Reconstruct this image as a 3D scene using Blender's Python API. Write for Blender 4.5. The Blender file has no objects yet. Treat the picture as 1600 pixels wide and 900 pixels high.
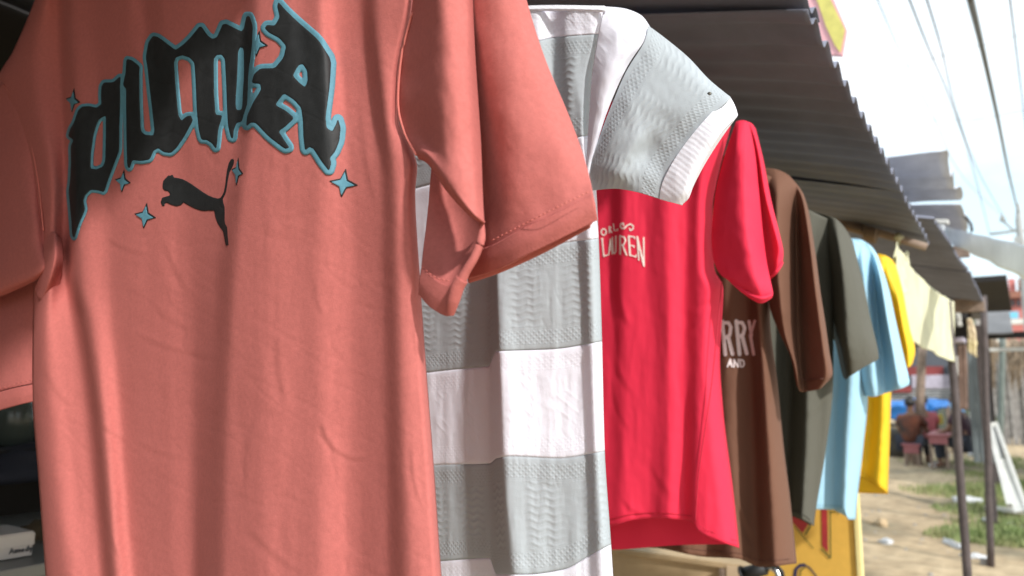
import bpy, bmesh, math, random
import numpy as np
from mathutils import Vector, Matrix
from mathutils import noise as mnoise
random.seed(7); np.random.seed(7)
SC = bpy.context.scene
COL = SC.collection
rad = math.radians

# ------------------------------------------------------------------ camera
CAM = Vector((0.0, 0.0, 1.40))
HEAD, PITCH, FPX = rad(34.45), rad(7.4), 1155.0
Fv = Vector((-math.sin(HEAD)*math.cos(PITCH), math.cos(HEAD)*math.cos(PITCH), math.sin(PITCH)))
Rv = Vector((math.cos(HEAD), math.sin(HEAD), 0.0))
Uv = Rv.cross(Fv)
cd = bpy.data.cameras.new('camera'); cam = bpy.data.objects.new('camera', cd); COL.objects.link(cam)
cam.location = CAM
cam.rotation_euler = Matrix((Rv, Uv, -Fv)).transposed().to_euler()
cd.sensor_width = 36.0; cd.lens = 36.0*FPX/1600.0
cd.clip_start = 0.02; cd.clip_end = 3000
cd.dof.use_dof = True; cd.dof.focus_distance = 0.66; cd.dof.aperture_fstop = 6.2
SC.camera = cam

# ------------------------------------------------------------------ sun, sky, exposure
SUN_EL = rad(33); SUN_H = Vector((0.90, -0.42))        # horizontal direction towards the sun
SUN_H.normalize()
sd = Vector((SUN_H.x*math.cos(SUN_EL), SUN_H.y*math.cos(SUN_EL), math.sin(SUN_EL)))
sl = bpy.data.lights.new('sun', 'SUN'); so = bpy.data.objects.new('sun', sl); COL.objects.link(so)
sl.energy = 3.2; sl.angle = rad(3.0); sl.color = (1.0, 0.965, 0.925)
so.rotation_euler = sd.to_track_quat('Z', 'Y').to_euler(); so.location = (3, -3, 6)
W = bpy.data.worlds.new('World'); SC.world = W; W.use_nodes = True
wn = W.node_tree; wn.nodes.clear()
def N(nt, t, **kw):
    n = nt.nodes.new(t)
    for k, v in kw.items():
        if k.startswith('i_'):
            n.inputs[k[2:].replace('_', ' ')].default_value = v
        else: setattr(n, k, v)
    return n
out = N(wn, 'ShaderNodeOutputWorld'); bg = N(wn, 'ShaderNodeBackground')
sky = N(wn, 'ShaderNodeTexSky', sky_type='NISHITA', sun_disc=False, sun_elevation=SUN_EL,
        sun_rotation=math.atan2(SUN_H.x, SUN_H.y), air_density=1.0, dust_density=1.0, ozone_density=1.0)
tc = N(wn, 'ShaderNodeTexCoord')
nz = N(wn, 'ShaderNodeTexNoise'); nz.inputs['Scale'].default_value = 1.7; nz.inputs['Detail'].default_value = 7; nz.inputs['Roughness'].default_value = .55
mp = N(wn, 'ShaderNodeMapping'); mp.inputs['Scale'].default_value = (1, 1, 2.2); mp.inputs['Location'].default_value = (3.1, .4, 0)
cr = N(wn, 'ShaderNodeValToRGB'); cr.color_ramp.elements[0].position = .38; cr.color_ramp.elements[1].position = .62
cr.color_ramp.elements[0].color = (.0, .0, .0, 1)
mix = N(wn, 'ShaderNodeMixRGB'); mix.inputs['Color2'].default_value = (8.7, 8.8, 9.0, 1)
wn.links.new(tc.outputs['Generated'], mp.inputs['Vector']); wn.links.new(mp.outputs[0], nz.inputs['Vector'])
wn.links.new(nz.outputs['Fac'], cr.inputs[0]); wn.links.new(cr.outputs[0], mix.inputs['Fac'])
hz = N(wn, 'ShaderNodeMixRGB'); hz.inputs['Fac'].default_value = .72; hz.inputs['Color2'].default_value = (5.9, 7.5, 8.2, 1)
wn.links.new(sky.outputs[0], hz.inputs['Color1']); wn.links.new(hz.outputs[0], mix.inputs['Color1']); wn.links.new(mix.outputs[0], bg.inputs['Color'])
bg.inputs['Strength'].default_value = 0.135
wn.links.new(bg.outputs[0], out.inputs['Surface'])
SC.view_settings.view_transform = 'Standard'; SC.view_settings.look = 'None'
SC.view_settings.gamma = 1; SC.view_settings.exposure = 0.48
SC.cycles.max_bounces = 6; SC.cycles.diffuse_bounces = 4

# ------------------------------------------------------------------ helpers
def ray(px, py): return Fv + Rv*((px-800.0)/FPX) + Uv*((450.0-py)/FPX)
def P(px, py, d):
    """point of the plane Y=d seen at photo pixel px,py"""
    r = ray(px, py); return CAM + r*(d/r.y)
def PX(px, py, X):
    r = ray(px, py); return CAM + r*(X/r.x)
def G(px, py, z=0.0):
    r = ray(px, py); return CAM + r*((z-CAM.z)/r.z)
def Pn(px, py, dep):
    px = np.asarray(px, float); py = np.asarray(py, float); dep = np.asarray(dep, float)
    a = (px-800)/FPX; b = (450-py)/FPX
    r = np.stack([Fv[i]+Rv[i]*a+Uv[i]*b for i in range(3)], -1)
    return np.array(CAM) + r*(dep/r[..., 1])[..., None]

def lin(c):
    return tuple(((x/255)/12.92 if x/255 <= .04045 else ((x/255+.055)/1.055)**2.4) for x in c)
def tag(o, label=None, cat=None, group=None, kind=None):
    if label: o['label'] = label
    if cat: o['category'] = cat
    if group: o['group'] = group
    if kind: o['kind'] = kind
    return o
def empty(name, loc=(0, 0, 0), label=None, cat=None, group=None):
    o = bpy.data.objects.new(name, None); o.empty_display_size = .1; COL.objects.link(o); o.location = loc
    return tag(o, label, cat, group)
def link(name, me, mat, parent=None, smooth=True):
    o = bpy.data.objects.new(name, me); COL.objects.link(o)
    if mat and not me.materials: me.materials.append(mat)
    if smooth:
        me.polygons.foreach_set('use_smooth', [True]*len(me.polygons))
    if parent:
        o.parent = parent; o.matrix_parent_inverse = Matrix.Translation(-parent.location)
    return o
def mesh(verts, faces, uv=None):
    me = bpy.data.meshes.new('m'); me.from_pydata([tuple(map(float, v)) for v in verts], [], faces)
    if uv is not None:
        l = me.uv_layers.new(name='UVMap')
        for lp in me.loops: l.data[lp.index].uv = uv[lp.vertex_index]
    me.update(); return me
def bm_mesh(bm):
    me = bpy.data.meshes.new('m'); bmesh.ops.recalc_face_normals(bm, faces=bm.faces); bm.to_mesh(me); bm.free(); return me
def box(bm, c, s, rot=None, bev=0.0):
    r = bmesh.ops.create_cube(bm, size=1.0)
    vs = r['verts']
    bmesh.ops.scale(bm, vec=s, verts=vs)
    if bev:
        es = list({e for v in vs for e in v.link_edges})
        rr = bmesh.ops.bevel(bm, geom=es, offset=bev, segments=2, affect='EDGES', profile=.6)
        vs = list({v for f in rr['faces'] for v in f.verts} | {v for v in vs if v.is_valid})
    if rot: bmesh.ops.rotate(bm, cent=(0, 0, 0), matrix=rot, verts=vs)
    bmesh.ops.translate(bm, vec=c, verts=vs)
def tube(bm, pts, r, seg=8, cap=True):
    pts = [Vector(p) for p in pts]; rs = r if isinstance(r, (list, tuple)) else [r]*len(pts)
    rings = []; up = Vector((0, 0, 1))
    for i, p in enumerate(pts):
        t = (pts[min(i+1, len(pts)-1)]-pts[max(i-1, 0)]).normalized()
        if abs(t.dot(up)) > .95: a = t.cross(Vector((1, 0, 0))).normalized()
        else: a = t.cross(up).normalized()
        b = t.cross(a)
        rings.append([bm.verts.new(p+(a*math.cos(2*math.pi*k/seg)+b*math.sin(2*math.pi*k/seg))*rs[i]) for k in range(seg)])
    for A, B in zip(rings, rings[1:]):
        for k in range(seg): bm.faces.new((A[k], A[(k+1) % seg], B[(k+1) % seg], B[k]))
    if cap: bm.faces.new(rings[0][::-1]); bm.faces.new(rings[-1])
def tube_obj(name, pts, r, mat, parent=None, seg=8):
    bm = bmesh.new(); tube(bm, pts, r, seg); return link(name, bm_mesh(bm), mat, parent)
def box_obj(name, c, s, mat, parent=None, rot=None, bev=0.004):
    bm = bmesh.new(); box(bm, c, s, rot, bev); return link(name, bm_mesh(bm), mat, parent, smooth=False)

def pchip(x, y, xq):
    """monotone cubic through x,y (1-D)"""
    x = np.asarray(x, float); y = np.asarray(y, float)
    if len(x) == 1: return np.full(np.shape(xq), y[0])
    h = np.diff(x); h[h == 0] = 1e-9; dl = np.diff(y)/h
    m = np.zeros_like(y); m[0] = dl[0]; m[-1] = dl[-1]
    for i in range(1, len(x)-1):
        if dl[i-1]*dl[i] > 0: m[i] = 2*dl[i-1]*dl[i]/(dl[i-1]+dl[i])
    i = np.clip(np.searchsorted(x, xq)-1, 0, len(x)-2)
    t = np.clip((xq-x[i])/h[i], 0, 1)
    return ((1+2*t)*(1-t)**2*y[i]+t*(1-t)**2*h[i]*m[i]+t*t*(3-2*t)*y[i+1]+t*t*(t-1)*h[i]*m[i+1])

def fbm2(x, y, seed=0, oct=3):
    out = np.zeros(np.shape(x)); a = 1.0
    rs = np.random.RandomState(seed+11)
    for o in range(oct):
        T = rs.rand(64, 64)*2-1
        xx = np.asarray(x)*2**o+7.3*o; yy = np.asarray(y)*2**o+3.1*o
        xi = np.floor(xx).astype(int); yi = np.floor(yy).astype(int); fx = xx-xi; fy = yy-yi
        fx = fx*fx*(3-2*fx); fy = fy*fy*(3-2*fy)
        g = lambda a_, b_: T[a_ % 64, b_ % 64]
        v = (g(xi, yi)*(1-fx)+g(xi+1, yi)*fx)*(1-fy)+(g(xi, yi+1)*(1-fx)+g(xi+1, yi+1)*fx)*fy
        out = out+v*a; a *= .5
    return out

# ------------------------------------------------------------------ materials
MATS = {}
def mat(name, col, rough=.8, metal=0, sheen=0, bump=None, var=0.0, vscale=6, trans=0, spec=.5, alpha=None, weave=None, coords='Object', col2=None):
    if name in MATS: return MATS[name]
    m = bpy.data.materials.new(name); m.use_nodes = True; nt = m.node_tree
    b = nt.nodes['Principled BSDF']; b.inputs['Base Color'].default_value = (*col, 1)
    b.inputs['Roughness'].default_value = rough; b.inputs['Metallic'].default_value = metal
    b.inputs['Specular IOR Level'].default_value = spec
    if sheen: b.inputs['Sheen Weight'].default_value = sheen; b.inputs['Sheen Roughness'].default_value = .4; b.inputs['Sheen Tint'].default_value = (*col, 1)
    t = N(nt, 'ShaderNodeTexCoord')
    vec = t.outputs['Object']
    if var:
        n = N(nt, 'ShaderNodeTexNoise'); n.inputs['Scale'].default_value = vscale; n.inputs['Detail'].default_value = 6
        n.inputs['Roughness'].default_value = .65
        nt.links.new(vec, n.inputs['Vector'])
        c2 = col2 or tuple(x*(1-var) for x in col)
        r = N(nt, 'ShaderNodeValToRGB'); r.color_ramp.elements[0].position = .33; r.color_ramp.elements[1].position = .66
        r.color_ramp.elements[0].color = (*c2, 1); r.color_ramp.elements[1].color = (*[min(1, x*(1+var*.35)) for x in col], 1)
        nt.links.new(n.outputs['Fac'], r.inputs[0]); nt.links.new(r.outputs[0], b.inputs['Base Color'])
    last = None
    if bump:
        for sc, st, ds in bump:
            n = N(nt, 'ShaderNodeTexNoise'); n.inputs['Scale'].default_value = sc; n.inputs['Detail'].default_value = 3
            nt.links.new(vec, n.inputs['Vector'])
            bp = N(nt, 'ShaderNodeBump'); bp.inputs['Strength'].default_value = st; bp.inputs['Distance'].default_value = ds
            nt.links.new(n.outputs['Fac'], bp.inputs['Height'])
            if last: nt.links.new(last.outputs[0], bp.inputs['Normal'])
            last = bp
    if weave:
        for ax, sc in weave:
            w = N(nt, 'ShaderNodeTexWave', wave_type='BANDS', bands_direction=ax); w.inputs['Scale'].default_value = sc; w.inputs['Distortion'].default_value = .8
            w.inputs['Detail'].default_value = 1
            nt.links.new(vec, w.inputs['Vector'])
            bp = N(nt, 'ShaderNodeBump'); bp.inputs['Strength'].default_value = .35; bp.inputs['Distance'].default_value = .0004
            nt.links.new(w.outputs['Fac'], bp.inputs['Height'])
            if last: nt.links.new(last.outputs[0], bp.inputs['Normal'])
            last = bp
    if last: nt.links.new(last.outputs[0], b.inputs['Normal'])
    if trans:
        tr = N(nt, 'ShaderNodeBsdfTranslucent'); tr.inputs['Color'].default_value = (*col, 1)
        mx = N(nt, 'ShaderNodeMixShader'); mx.inputs[0].default_value = trans
        o = nt.nodes['Material Output']
        nt.links.new(b.outputs[0], mx.inputs[1]); nt.links.new(tr.outputs[0], mx.inputs[2]); nt.links.new(mx.outputs[0], o.inputs['Surface'])
    MATS[name] = m; return m

FB = [(1100, .4, .0006), (260, .16, .001), (45, .10, .004)]
m_coral = mat('coral_jersey', (.510, .143, .126), .9, sheen=.25, bump=FB, var=.10, vscale=260, trans=.10)
m_coral_cuff = mat('coral_rib', (.495, .135, .118), .9, sheen=.25, bump=[(700, .5, .0006)], var=.10, vscale=260, trans=.08)
m_black = mat('puff_print_black', (.020, .021, .022), .62, bump=[(1100, .4, .0005), (120, .15, .001)], spec=.35, var=.3, vscale=90)
m_blue = mat('puff_print_blue', (.10, .265, .345), .7, bump=[(900, .3, .0005)], var=.12, vscale=200)
m_stitch = mat('coral_thread', (.58, .16, .13), .8)
m_red = mat('red_jersey', (.80, .022, .070), .78, sheen=.35, bump=[(600, .2, .0004), (14, .12, .006)], trans=.12)
m_redprint = mat('cream_print', (.88, .76, .70), .6)
m_brown = mat('brown_cotton', (.150, .068, .040), .88, sheen=.2, bump=[(600, .3, .0006), (35, .2, .005)], trans=.05)
m_brownprint = mat('faded_white_print', (.80, .72, .72), .7, var=.12, vscale=150)
m_olive = mat('dark_olive_cotton', (.082, .080, .062), .85, sheen=.35, bump=[(400, .3, .0006), (25, .2, .006)])
m_cyan = mat('sky_blue_cotton', (.40, .66, .82), .85, sheen=.2, bump=[(400, .3, .0006), (22, .2, .006)], trans=.15)
m_yellow = mat('yellow_polyester', (.93, .60, .018), .6, sheen=.2, bump=[(400, .2, .0006), (22, .2, .006)], trans=.2)
m_mesh_cloth = mat('cream_cloth', (.80, .80, .56), .9, bump=[(60, .3, .004)], var=.25, vscale=5, trans=.25, col2=(.60, .58, .44))
m_metalroof = mat('weathered_roof_metal', (.18, .19, .24), .85, spec=.25, bump=[(9, .10, .006)], var=.22, vscale=4)
m_metalroof2 = mat('bent_roof_metal', (.60, .65, .74), .6, metal=.1, bump=[(5, .2, .02)], var=.3, vscale=4)
m_steel = mat('white_painted_steel', (.62, .65, .67), .5, metal=.2, var=.15, vscale=5)
m_post = mat('brown_painted_post', (.085, .066, .064), .7, bump=[(50, .3, .003)], var=.35, vscale=14)
m_wood = mat('weathered_wood', (.27, .20, .155), .85, bump=[(40, .4, .004)], var=.35, vscale=15)
m_rail = mat('galvanised_pipe', (.3, .3, .3), .4, metal=.8)
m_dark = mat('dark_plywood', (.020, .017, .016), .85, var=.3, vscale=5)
m_card = mat('white_carton', (.55, .52, .48), .6, var=.08, vscale=8)
m_cardprint = mat('carton_ink', (.03, .035, .05), .6)
m_counter = mat('grey_laminate', (.17, .18, .17), .4, var=.15, vscale=3)
m_ply = mat('raw_plywood', (.50, .37, .22), .8, bump=[(30, .2, .002)], var=.22, vscale=6)
m_board = mat('yellow_sign_paint', (.72, .42, .075), .55, bump=[(25, .2, .003)], var=.12, vscale=12)
m_sred = mat('sign_red', (.38, .025, .03), .6, var=.2, vscale=30)
m_sgreen = mat('sign_dark_green', (.08, .09, .02), .6)
m_sgold = mat('sign_gold', (.62, .38, .09), .5)
m_sblue = mat('sign_navy', (.03, .03, .085), .5)
m_rubber = mat('black_rubber', (.012, .012, .013), .6, bump=[(300, .3, .001)])
m_chrome = mat('chrome', (.7, .7, .7), .2, metal=1)
m_tarp = mat('blue_tarpaulin', (.035, .22, .62), .5, bump=[(12, .3, .02)], var=.2, vscale=4, trans=.15)
m_pink = mat('pink_plastic', (.34, .115, .125), .5, var=.15, vscale=10)
m_shutter = mat('grey_shutter', (.42, .43, .44), .55, var=.2, vscale=3)
m_wallred = mat('red_wall_paint', (.26, .05, .05), .7, var=.2, vscale=3)
m_poster = mat('faded_poster', (.50, .46, .55), .8, var=.4, vscale=1.6)
m_thatch = mat('dry_palm', (.40, .31, .22), .9, var=.45, vscale=14)
m_slat = mat('old_fence_board', (.36, .34, .32), .9, var=.45, vscale=9)
m_dullroof = mat('dull_grey_roof', (.16, .16, .165), .7, var=.25, vscale=2)
m_salmon = mat('salmon_wall', (.62, .22, .20), .8, var=.2, vscale=.6)
m_tile = mat('rust_roof', (.30, .13, .09), .8, var=.3, vscale=2)
m_whitewall = mat('white_wall', (.7, .72, .68), .8, var=.15, vscale=.7)
m_glass = mat('dark_window', (.05, .07, .09), .15)
m_whitepl = mat('white_window_plastic', (.72, .72, .68), .45, var=.12, vscale=8)
m_trash = mat('white_plastic_scrap', (.72, .74, .76), .5, var=.2, vscale=20, trans=.2)
m_wire = mat('cable_grey', (.06, .06, .065), .6)
m_cable = mat('thick_cable', (.11, .115, .10), .6)
m_concrete = mat('pole_concrete', (.40, .42, .42), .8, var=.15, vscale=4)
m_skin = mat('brown_skin', (.17, .085, .05), .6, var=.1, vscale=20)
m_hair = mat('black_hair', (.012, .011, .011), .6, bump=[(200, .4, .002)])
m_shirt_o = mat('dark_orange_shirt', (.13, .035, .015), .8, var=.9, vscale=4, col2=(.02, .014, .012))
m_shirt_p = mat('pink_shirt', (.34, .08, .09), .8)
m_shirt_d = mat('dark_plum_shirt', (.035, .012, .022), .8)
m_jeans = mat('dark_trousers', (.03, .035, .05), .85)
m_leaf = mat('leaf_green', (.06, .12, .03), .7, var=.4, vscale=3)
m_bark = mat('tree_bark', (.12, .09, .07), .9, var=.3, vscale=6)
m_flex = mat('sign_pink', (.80, .42, .45), .6, var=.12, vscale=4)
m_flexy = mat('sign_yellow', (.66, .60, .16), .6, var=.3, vscale=12)
m_stone = mat('field_stone', (.34, .32, .30), .9, var=.3, vscale=9)
m_sack = mat('pale_sack', (.55, .54, .50), .85, bump=[(20, .4, .01)], var=.2, vscale=9)

# knitted jacquard for the striped polo: relief only comes from the UV of the cloth
def knit(name, col, white=False):
    m = mat(name, col, .85, sheen=.2, bump=[(900, .35, .0006), (35, .06, .004)], trans=.16)
    nt = m.node_tree; b = nt.nodes['Principled BSDF']
    last = b.inputs['Normal'].links[0].from_node
    uv = N(nt, 'ShaderNodeUVMap'); sep = N(nt, 'ShaderNodeSeparateXYZ'); nt.links.new(uv.outputs[0], sep.inputs[0])
    u, v = sep.outputs[0], sep.outputs[1]       # u in metres across, v in metres down from the band's top (band height in z below)
    def M(op, a, b_=None, c=None):
        n = N(nt, 'ShaderNodeMath', operation=op)
        for i, x in enumerate((a, b_, c)):
            if x is None: continue
            if isinstance(x, (int, float)): n.inputs[i].default_value = x
            else: nt.links.new(x, n.inputs[i])
        return n.outputs[0]
    if not white:
        # wavy horizontal ribs: sin(2pi*(v + a*sin(2pi u/L))/p)
        wob = M('MULTIPLY', M('SINE', M('MULTIPLY', u, 2*math.pi/.017)), .0012)
        rib = M('POWER', M('ADD', M('MULTIPLY', M('SINE', M('MULTIPLY', M('ADD', v, wob), 2*math.pi/.0076)), .5), .5), 1.6)
        # interrupt the ribs in vertical columns
        colm = M('MULTIPLY', M('SINE', M('MULTIPLY', u, 2*math.pi/.062)), 1.5)
        colm = N(nt, 'ShaderNodeClamp').outputs[0] if False else M('MINIMUM', M('MAXIMUM', M('ADD', colm, .9), .15), 1.0)
        h1 = M('MULTIPLY', rib, colm)
    else:
        # leaves: pairs of slanting ribs
        zig = M('ABSOLUTE', M('SUBTRACT', M('FRACT', M('MULTIPLY', u, 1/.05)), .5))
        ph = M('ADD', M('MULTIPLY', v, 2*math.pi/.013), M('MULTIPLY', zig, 22))
        s = M('ADD', M('MULTIPLY', M('SINE', ph), .5), .5)
        nn = N(nt, 'ShaderNodeTexNoise'); nn.inputs['Scale'].default_value = 26; nt.links.new(uv.outputs[0], nn.inputs['Vector'])
        gate = M('MINIMUM', M('MAXIMUM', M('MULTIPLY', M('SUBTRACT', nn.outputs['Fac'], .48), 9), 0.0), 1.0)
        h1 = M('MULTIPLY', M('POWER', s, 3), M('MULTIPLY', gate, .55))
    # braided border near band edges: third UV stored as second map 'edge' (0 at band edges, metres)
    uv2 = N(nt, 'ShaderNodeUVMap', uv_map='edge'); sep2 = N(nt, 'ShaderNodeSeparateXYZ'); nt.links.new(uv2.outputs[0], sep2.inputs[0])
    ed = sep2.outputs[0]
    inb = M('MULTIPLY', M('LESS_THAN', ed, .021), M('GREATER_THAN', ed, .006))
    d1 = M('SINE', M('MULTIPLY', M('ADD', u, v), 2*math.pi/.0062)); d2 = M('SINE', M('MULTIPLY', M('SUBTRACT', u, v), 2*math.pi/.0062))
    lat = M('ADD', M('MULTIPLY', M('MAXIMUM', d1, d2), .5), .5)
    lat = M('MULTIPLY', lat, .35 if white else .8)
    h = M('ADD', M('MULTIPLY', h1, M('SUBTRACT', 1.0, M('LESS_THAN', ed, .024))), M('MULTIPLY', lat, inb))
    bp = N(nt, 'ShaderNodeBump'); bp.inputs['Strength'].default_value = .6; bp.inputs['Distance'].default_value = .0007
    nt.links.new(h, bp.inputs['Height']); nt.links.new(last.outputs[0], bp.inputs['Normal']); nt.links.new(bp.outputs[0], b.inputs['Normal'])
    return m
m_kgrey = knit('grey_jacquard_knit', (.44, .485, .515))
m_kwhite = knit('white_jacquard_knit', (.83, .835, .92), True)
m_krib = mat('white_rib_knit', (.87, .88, .95), .85, sheen=.2, bump=[(500, .3, .0006)], weave=[('DIAGONAL', 95)], trans=.15)

# ------------------------------------------------------------------ cloth
class Surf:
    """front of a garment: height h (mm towards the camera) over photo pixels, from fold columns"""
    def __init__(s, d, cols, seed=0, wr=1.0, blur=2, hs=1.0):
        cols = [[(a, b, c*hs) for a, b, c in q_] for q_ in cols]
        s.creases = []; s.d = d; s.cols = cols; s.seed = seed; s.wr = wr
        ys = [q[0] for c in cols for q in c]; s.y0, s.y1 = min(ys)-2, max(ys)+2
        s.Y = np.arange(s.y0, s.y1+4, 4.0)
        s.cx = np.array([pchip([q[0] for q in c], [q[1] for q in c], s.Y) for c in cols])
        s.ch = np.array([pchip([q[0] for q in c], [q[2] for q in c], s.Y) for c in cols])
        for i in range(1, len(cols)): s.cx[i] = np.maximum(s.cx[i], s.cx[i-1]+1.0)
        s.x0 = s.cx[0].min()-8; s.x1 = s.cx[-1].max()+8
        s.X = np.arange(s.x0, s.x1+3, 3.0)
        s.H = np.array([pchip(s.cx[:, j], s.ch[:, j], np.clip(s.X, s.cx[0, j], s.cx[-1, j])) for j in range(len(s.Y))])
        for _ in range(blur):
            H = s.H; Hp = np.pad(H, ((1, 1), (1, 1)), 'edge')
            s.H = (Hp[1:-1, :-2]+2*Hp[1:-1, 1:-1]+Hp[1:-1, 2:])/4
            Hp = np.pad(s.H, ((1, 1), (0, 0)), 'edge'); s.H = (Hp[:-2]+2*Hp[1:-1]+Hp[2:])/4
    def h(s, px, py):
        px = np.asarray(px, float); py = np.asarray(py, float)
        a = np.clip((px-s.X[0])/3.0, 0, len(s.X)-1.001); b = np.clip((py-s.Y[0])/4.0, 0, len(s.Y)-1.001)
        i = a.astype(int); j = b.astype(int); fa = a-i; fb = b-j
        H = s.H; v = (H[j, i]*(1-fa)+H[j, i+1]*fa)*(1-fb)+(H[j+1, i]*(1-fa)+H[j+1, i+1]*fa)*fb
        k = 1.0/s.d*.38
        # fine creases: long vertical ones, a few diagonal ones
        w = fbm2(px/(34*k), py/(210*k), s.seed, 3)*1.5+fbm2((px+py*.6)/(60*k), (py-px*.5)/(26*k), s.seed+5, 2)*.38
        dg = fbm2((px*.8+py*.5)/(120*k), (py*.8-px*.5)/(40*k), s.seed+9, 2)
        w = w-1.3*np.exp(-(dg/.05)**2)*.5
        for x1, y1, x2, y2, am, wd in s.creases:
            dx, dy = x2-x1, y2-y1; L = math.hypot(dx, dy); t = ((px-x1)*dx+(py-y1)*dy)/L/L; q_ = ((px-x1)*dy-(py-y1)*dx)/L
            bow = 6*np.sin(np.pi*np.clip(t, 0, 1)); q_ = q_+bow
            env = np.clip(np.minimum(t, 1-t)*4, 0, 1)
            w = w+am*env*((q_/wd)*np.exp(-(q_/wd)**2)*1.6-np.exp(-(q_/wd*1.8)**2)*.6)/s.wr
        return (v+w*s.wr)/1000.0
    def edge(s, i, y): return np.interp(y, s.Y, s.cx[i])
    def pos(s, px, py, lift=0.0):
        return Pn(px, py, s.d - s.h(px, py) - lift)

def garment_body(parent, name, S, top, hem, mt, nu, nv, E=.02, T=.05, ek=.9, backhem=None, back_mt=None, inset=.03):
    """tube of cloth: front follows S, rounded at the sides, plus a back panel behind it"""
    tx, ty = zip(*top); hx, hy = zip(*hem)
    u = np.linspace(0, 1, nu); v = np.linspace(0, 1, nv)
    Um, Vm = np.meshgrid(u, v)
    Y = np.interp(.5, [0, 1], [0, 1])*0 + (ty[0]+(hy[0]-ty[0])*Vm)
    for _ in range(5):
        L = S.edge(0, Y); R = S.edge(-1, Y); X = L+(R-L)*Um
        Y = pchip(tx, ty, X)*(1-Vm)+pchip(hx, hy, X)*Vm
    L = S.edge(0, Y); R = S.edge(-1, Y); X = L+(R-L)*Um
    q = np.abs(2*Um-1); q = np.clip((q-ek)/(1-ek), 0, 1)
    drop = E*(1-np.sqrt(np.clip(1-q*q, 0, 1)))
    dep = S.d-S.h(X, Y)+drop
    A = Pn(X, Y, dep).reshape(-1, 3)
    faces = [(j*nu+i, (j+1)*nu+i, (j+1)*nu+i+1, j*nu+i+1) for j in range(nv-1) for i in range(nu-1)]
    o = link(name, mesh(A, faces), mt, parent)
    so_ = o.modifiers.new('thick', 'SOLIDIFY'); so_.thickness = .0012; so_.offset = -1
    # back
    nb = max(20, nu//4); nvb = max(20, nv//4)
    Ub, Vb = np.meshgrid(np.linspace(0, 1, nb), np.linspace(0, 1, nvb))
    bh = backhem or hem
    bx, by = zip(*bh)
    Y = ty[0]+(by[0]-ty[0])*Vb
    for _ in range(5):
        L = S.edge(0, Y); R = S.edge(-1, Y); X = L+(R-L)*Ub
        Y = pchip(tx, ty, X)*(1-Vb)+pchip(bx, by, X)*Vb
    c = (L+R)/2; X2 = c+(X-c)*(1-inset)
    q = np.abs(2*Ub-1)
    frontdep = S.d-S.h(X, Y)+E*1.02
    dep = frontdep*(q**8)+(S.d+T+.008*fbm2(X/60, Y/150, 3))*(1-q**8)
    dep = np.maximum(dep, S.d-S.h(X2, Y)+.006)
    A = Pn(X2, Y, dep).reshape(-1, 3)
    faces = [(j*nb+i, j*nb+i+1, (j+1)*nb+i+1, (j+1)*nb+i) for j in range(nvb-1) for i in range(nb-1)]
    o2 = link('back_panel', mesh(A, faces), back_mt or mt, parent)
    return o

def catmull(pts, n):
    pts = np.asarray(pts, float); k = len(pts)
    t = np.linspace(0, k-1, n); out = np.stack([pchip(np.arange(k), pts[:, c], t) for c in range(pts.shape[1])], -1)
    # blend with catmull-rom for rounder outlines
    i = np.clip(t.astype(int), 0, k-2); f = (t-i)[:, None]
    p0 = pts[np.maximum(i-1, 0)]; p1 = pts[i]; p2 = pts[i+1]; p3 = pts[np.minimum(i+2, k-1)]
    cr_ = .5*((2*p1)+(-p0+p2)*f+(2*p0-5*p1+4*p2-p3)*f**2+(-p0+3*p1-3*p2+p3)*f**3)
    return cr_*.6+out*.4

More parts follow.
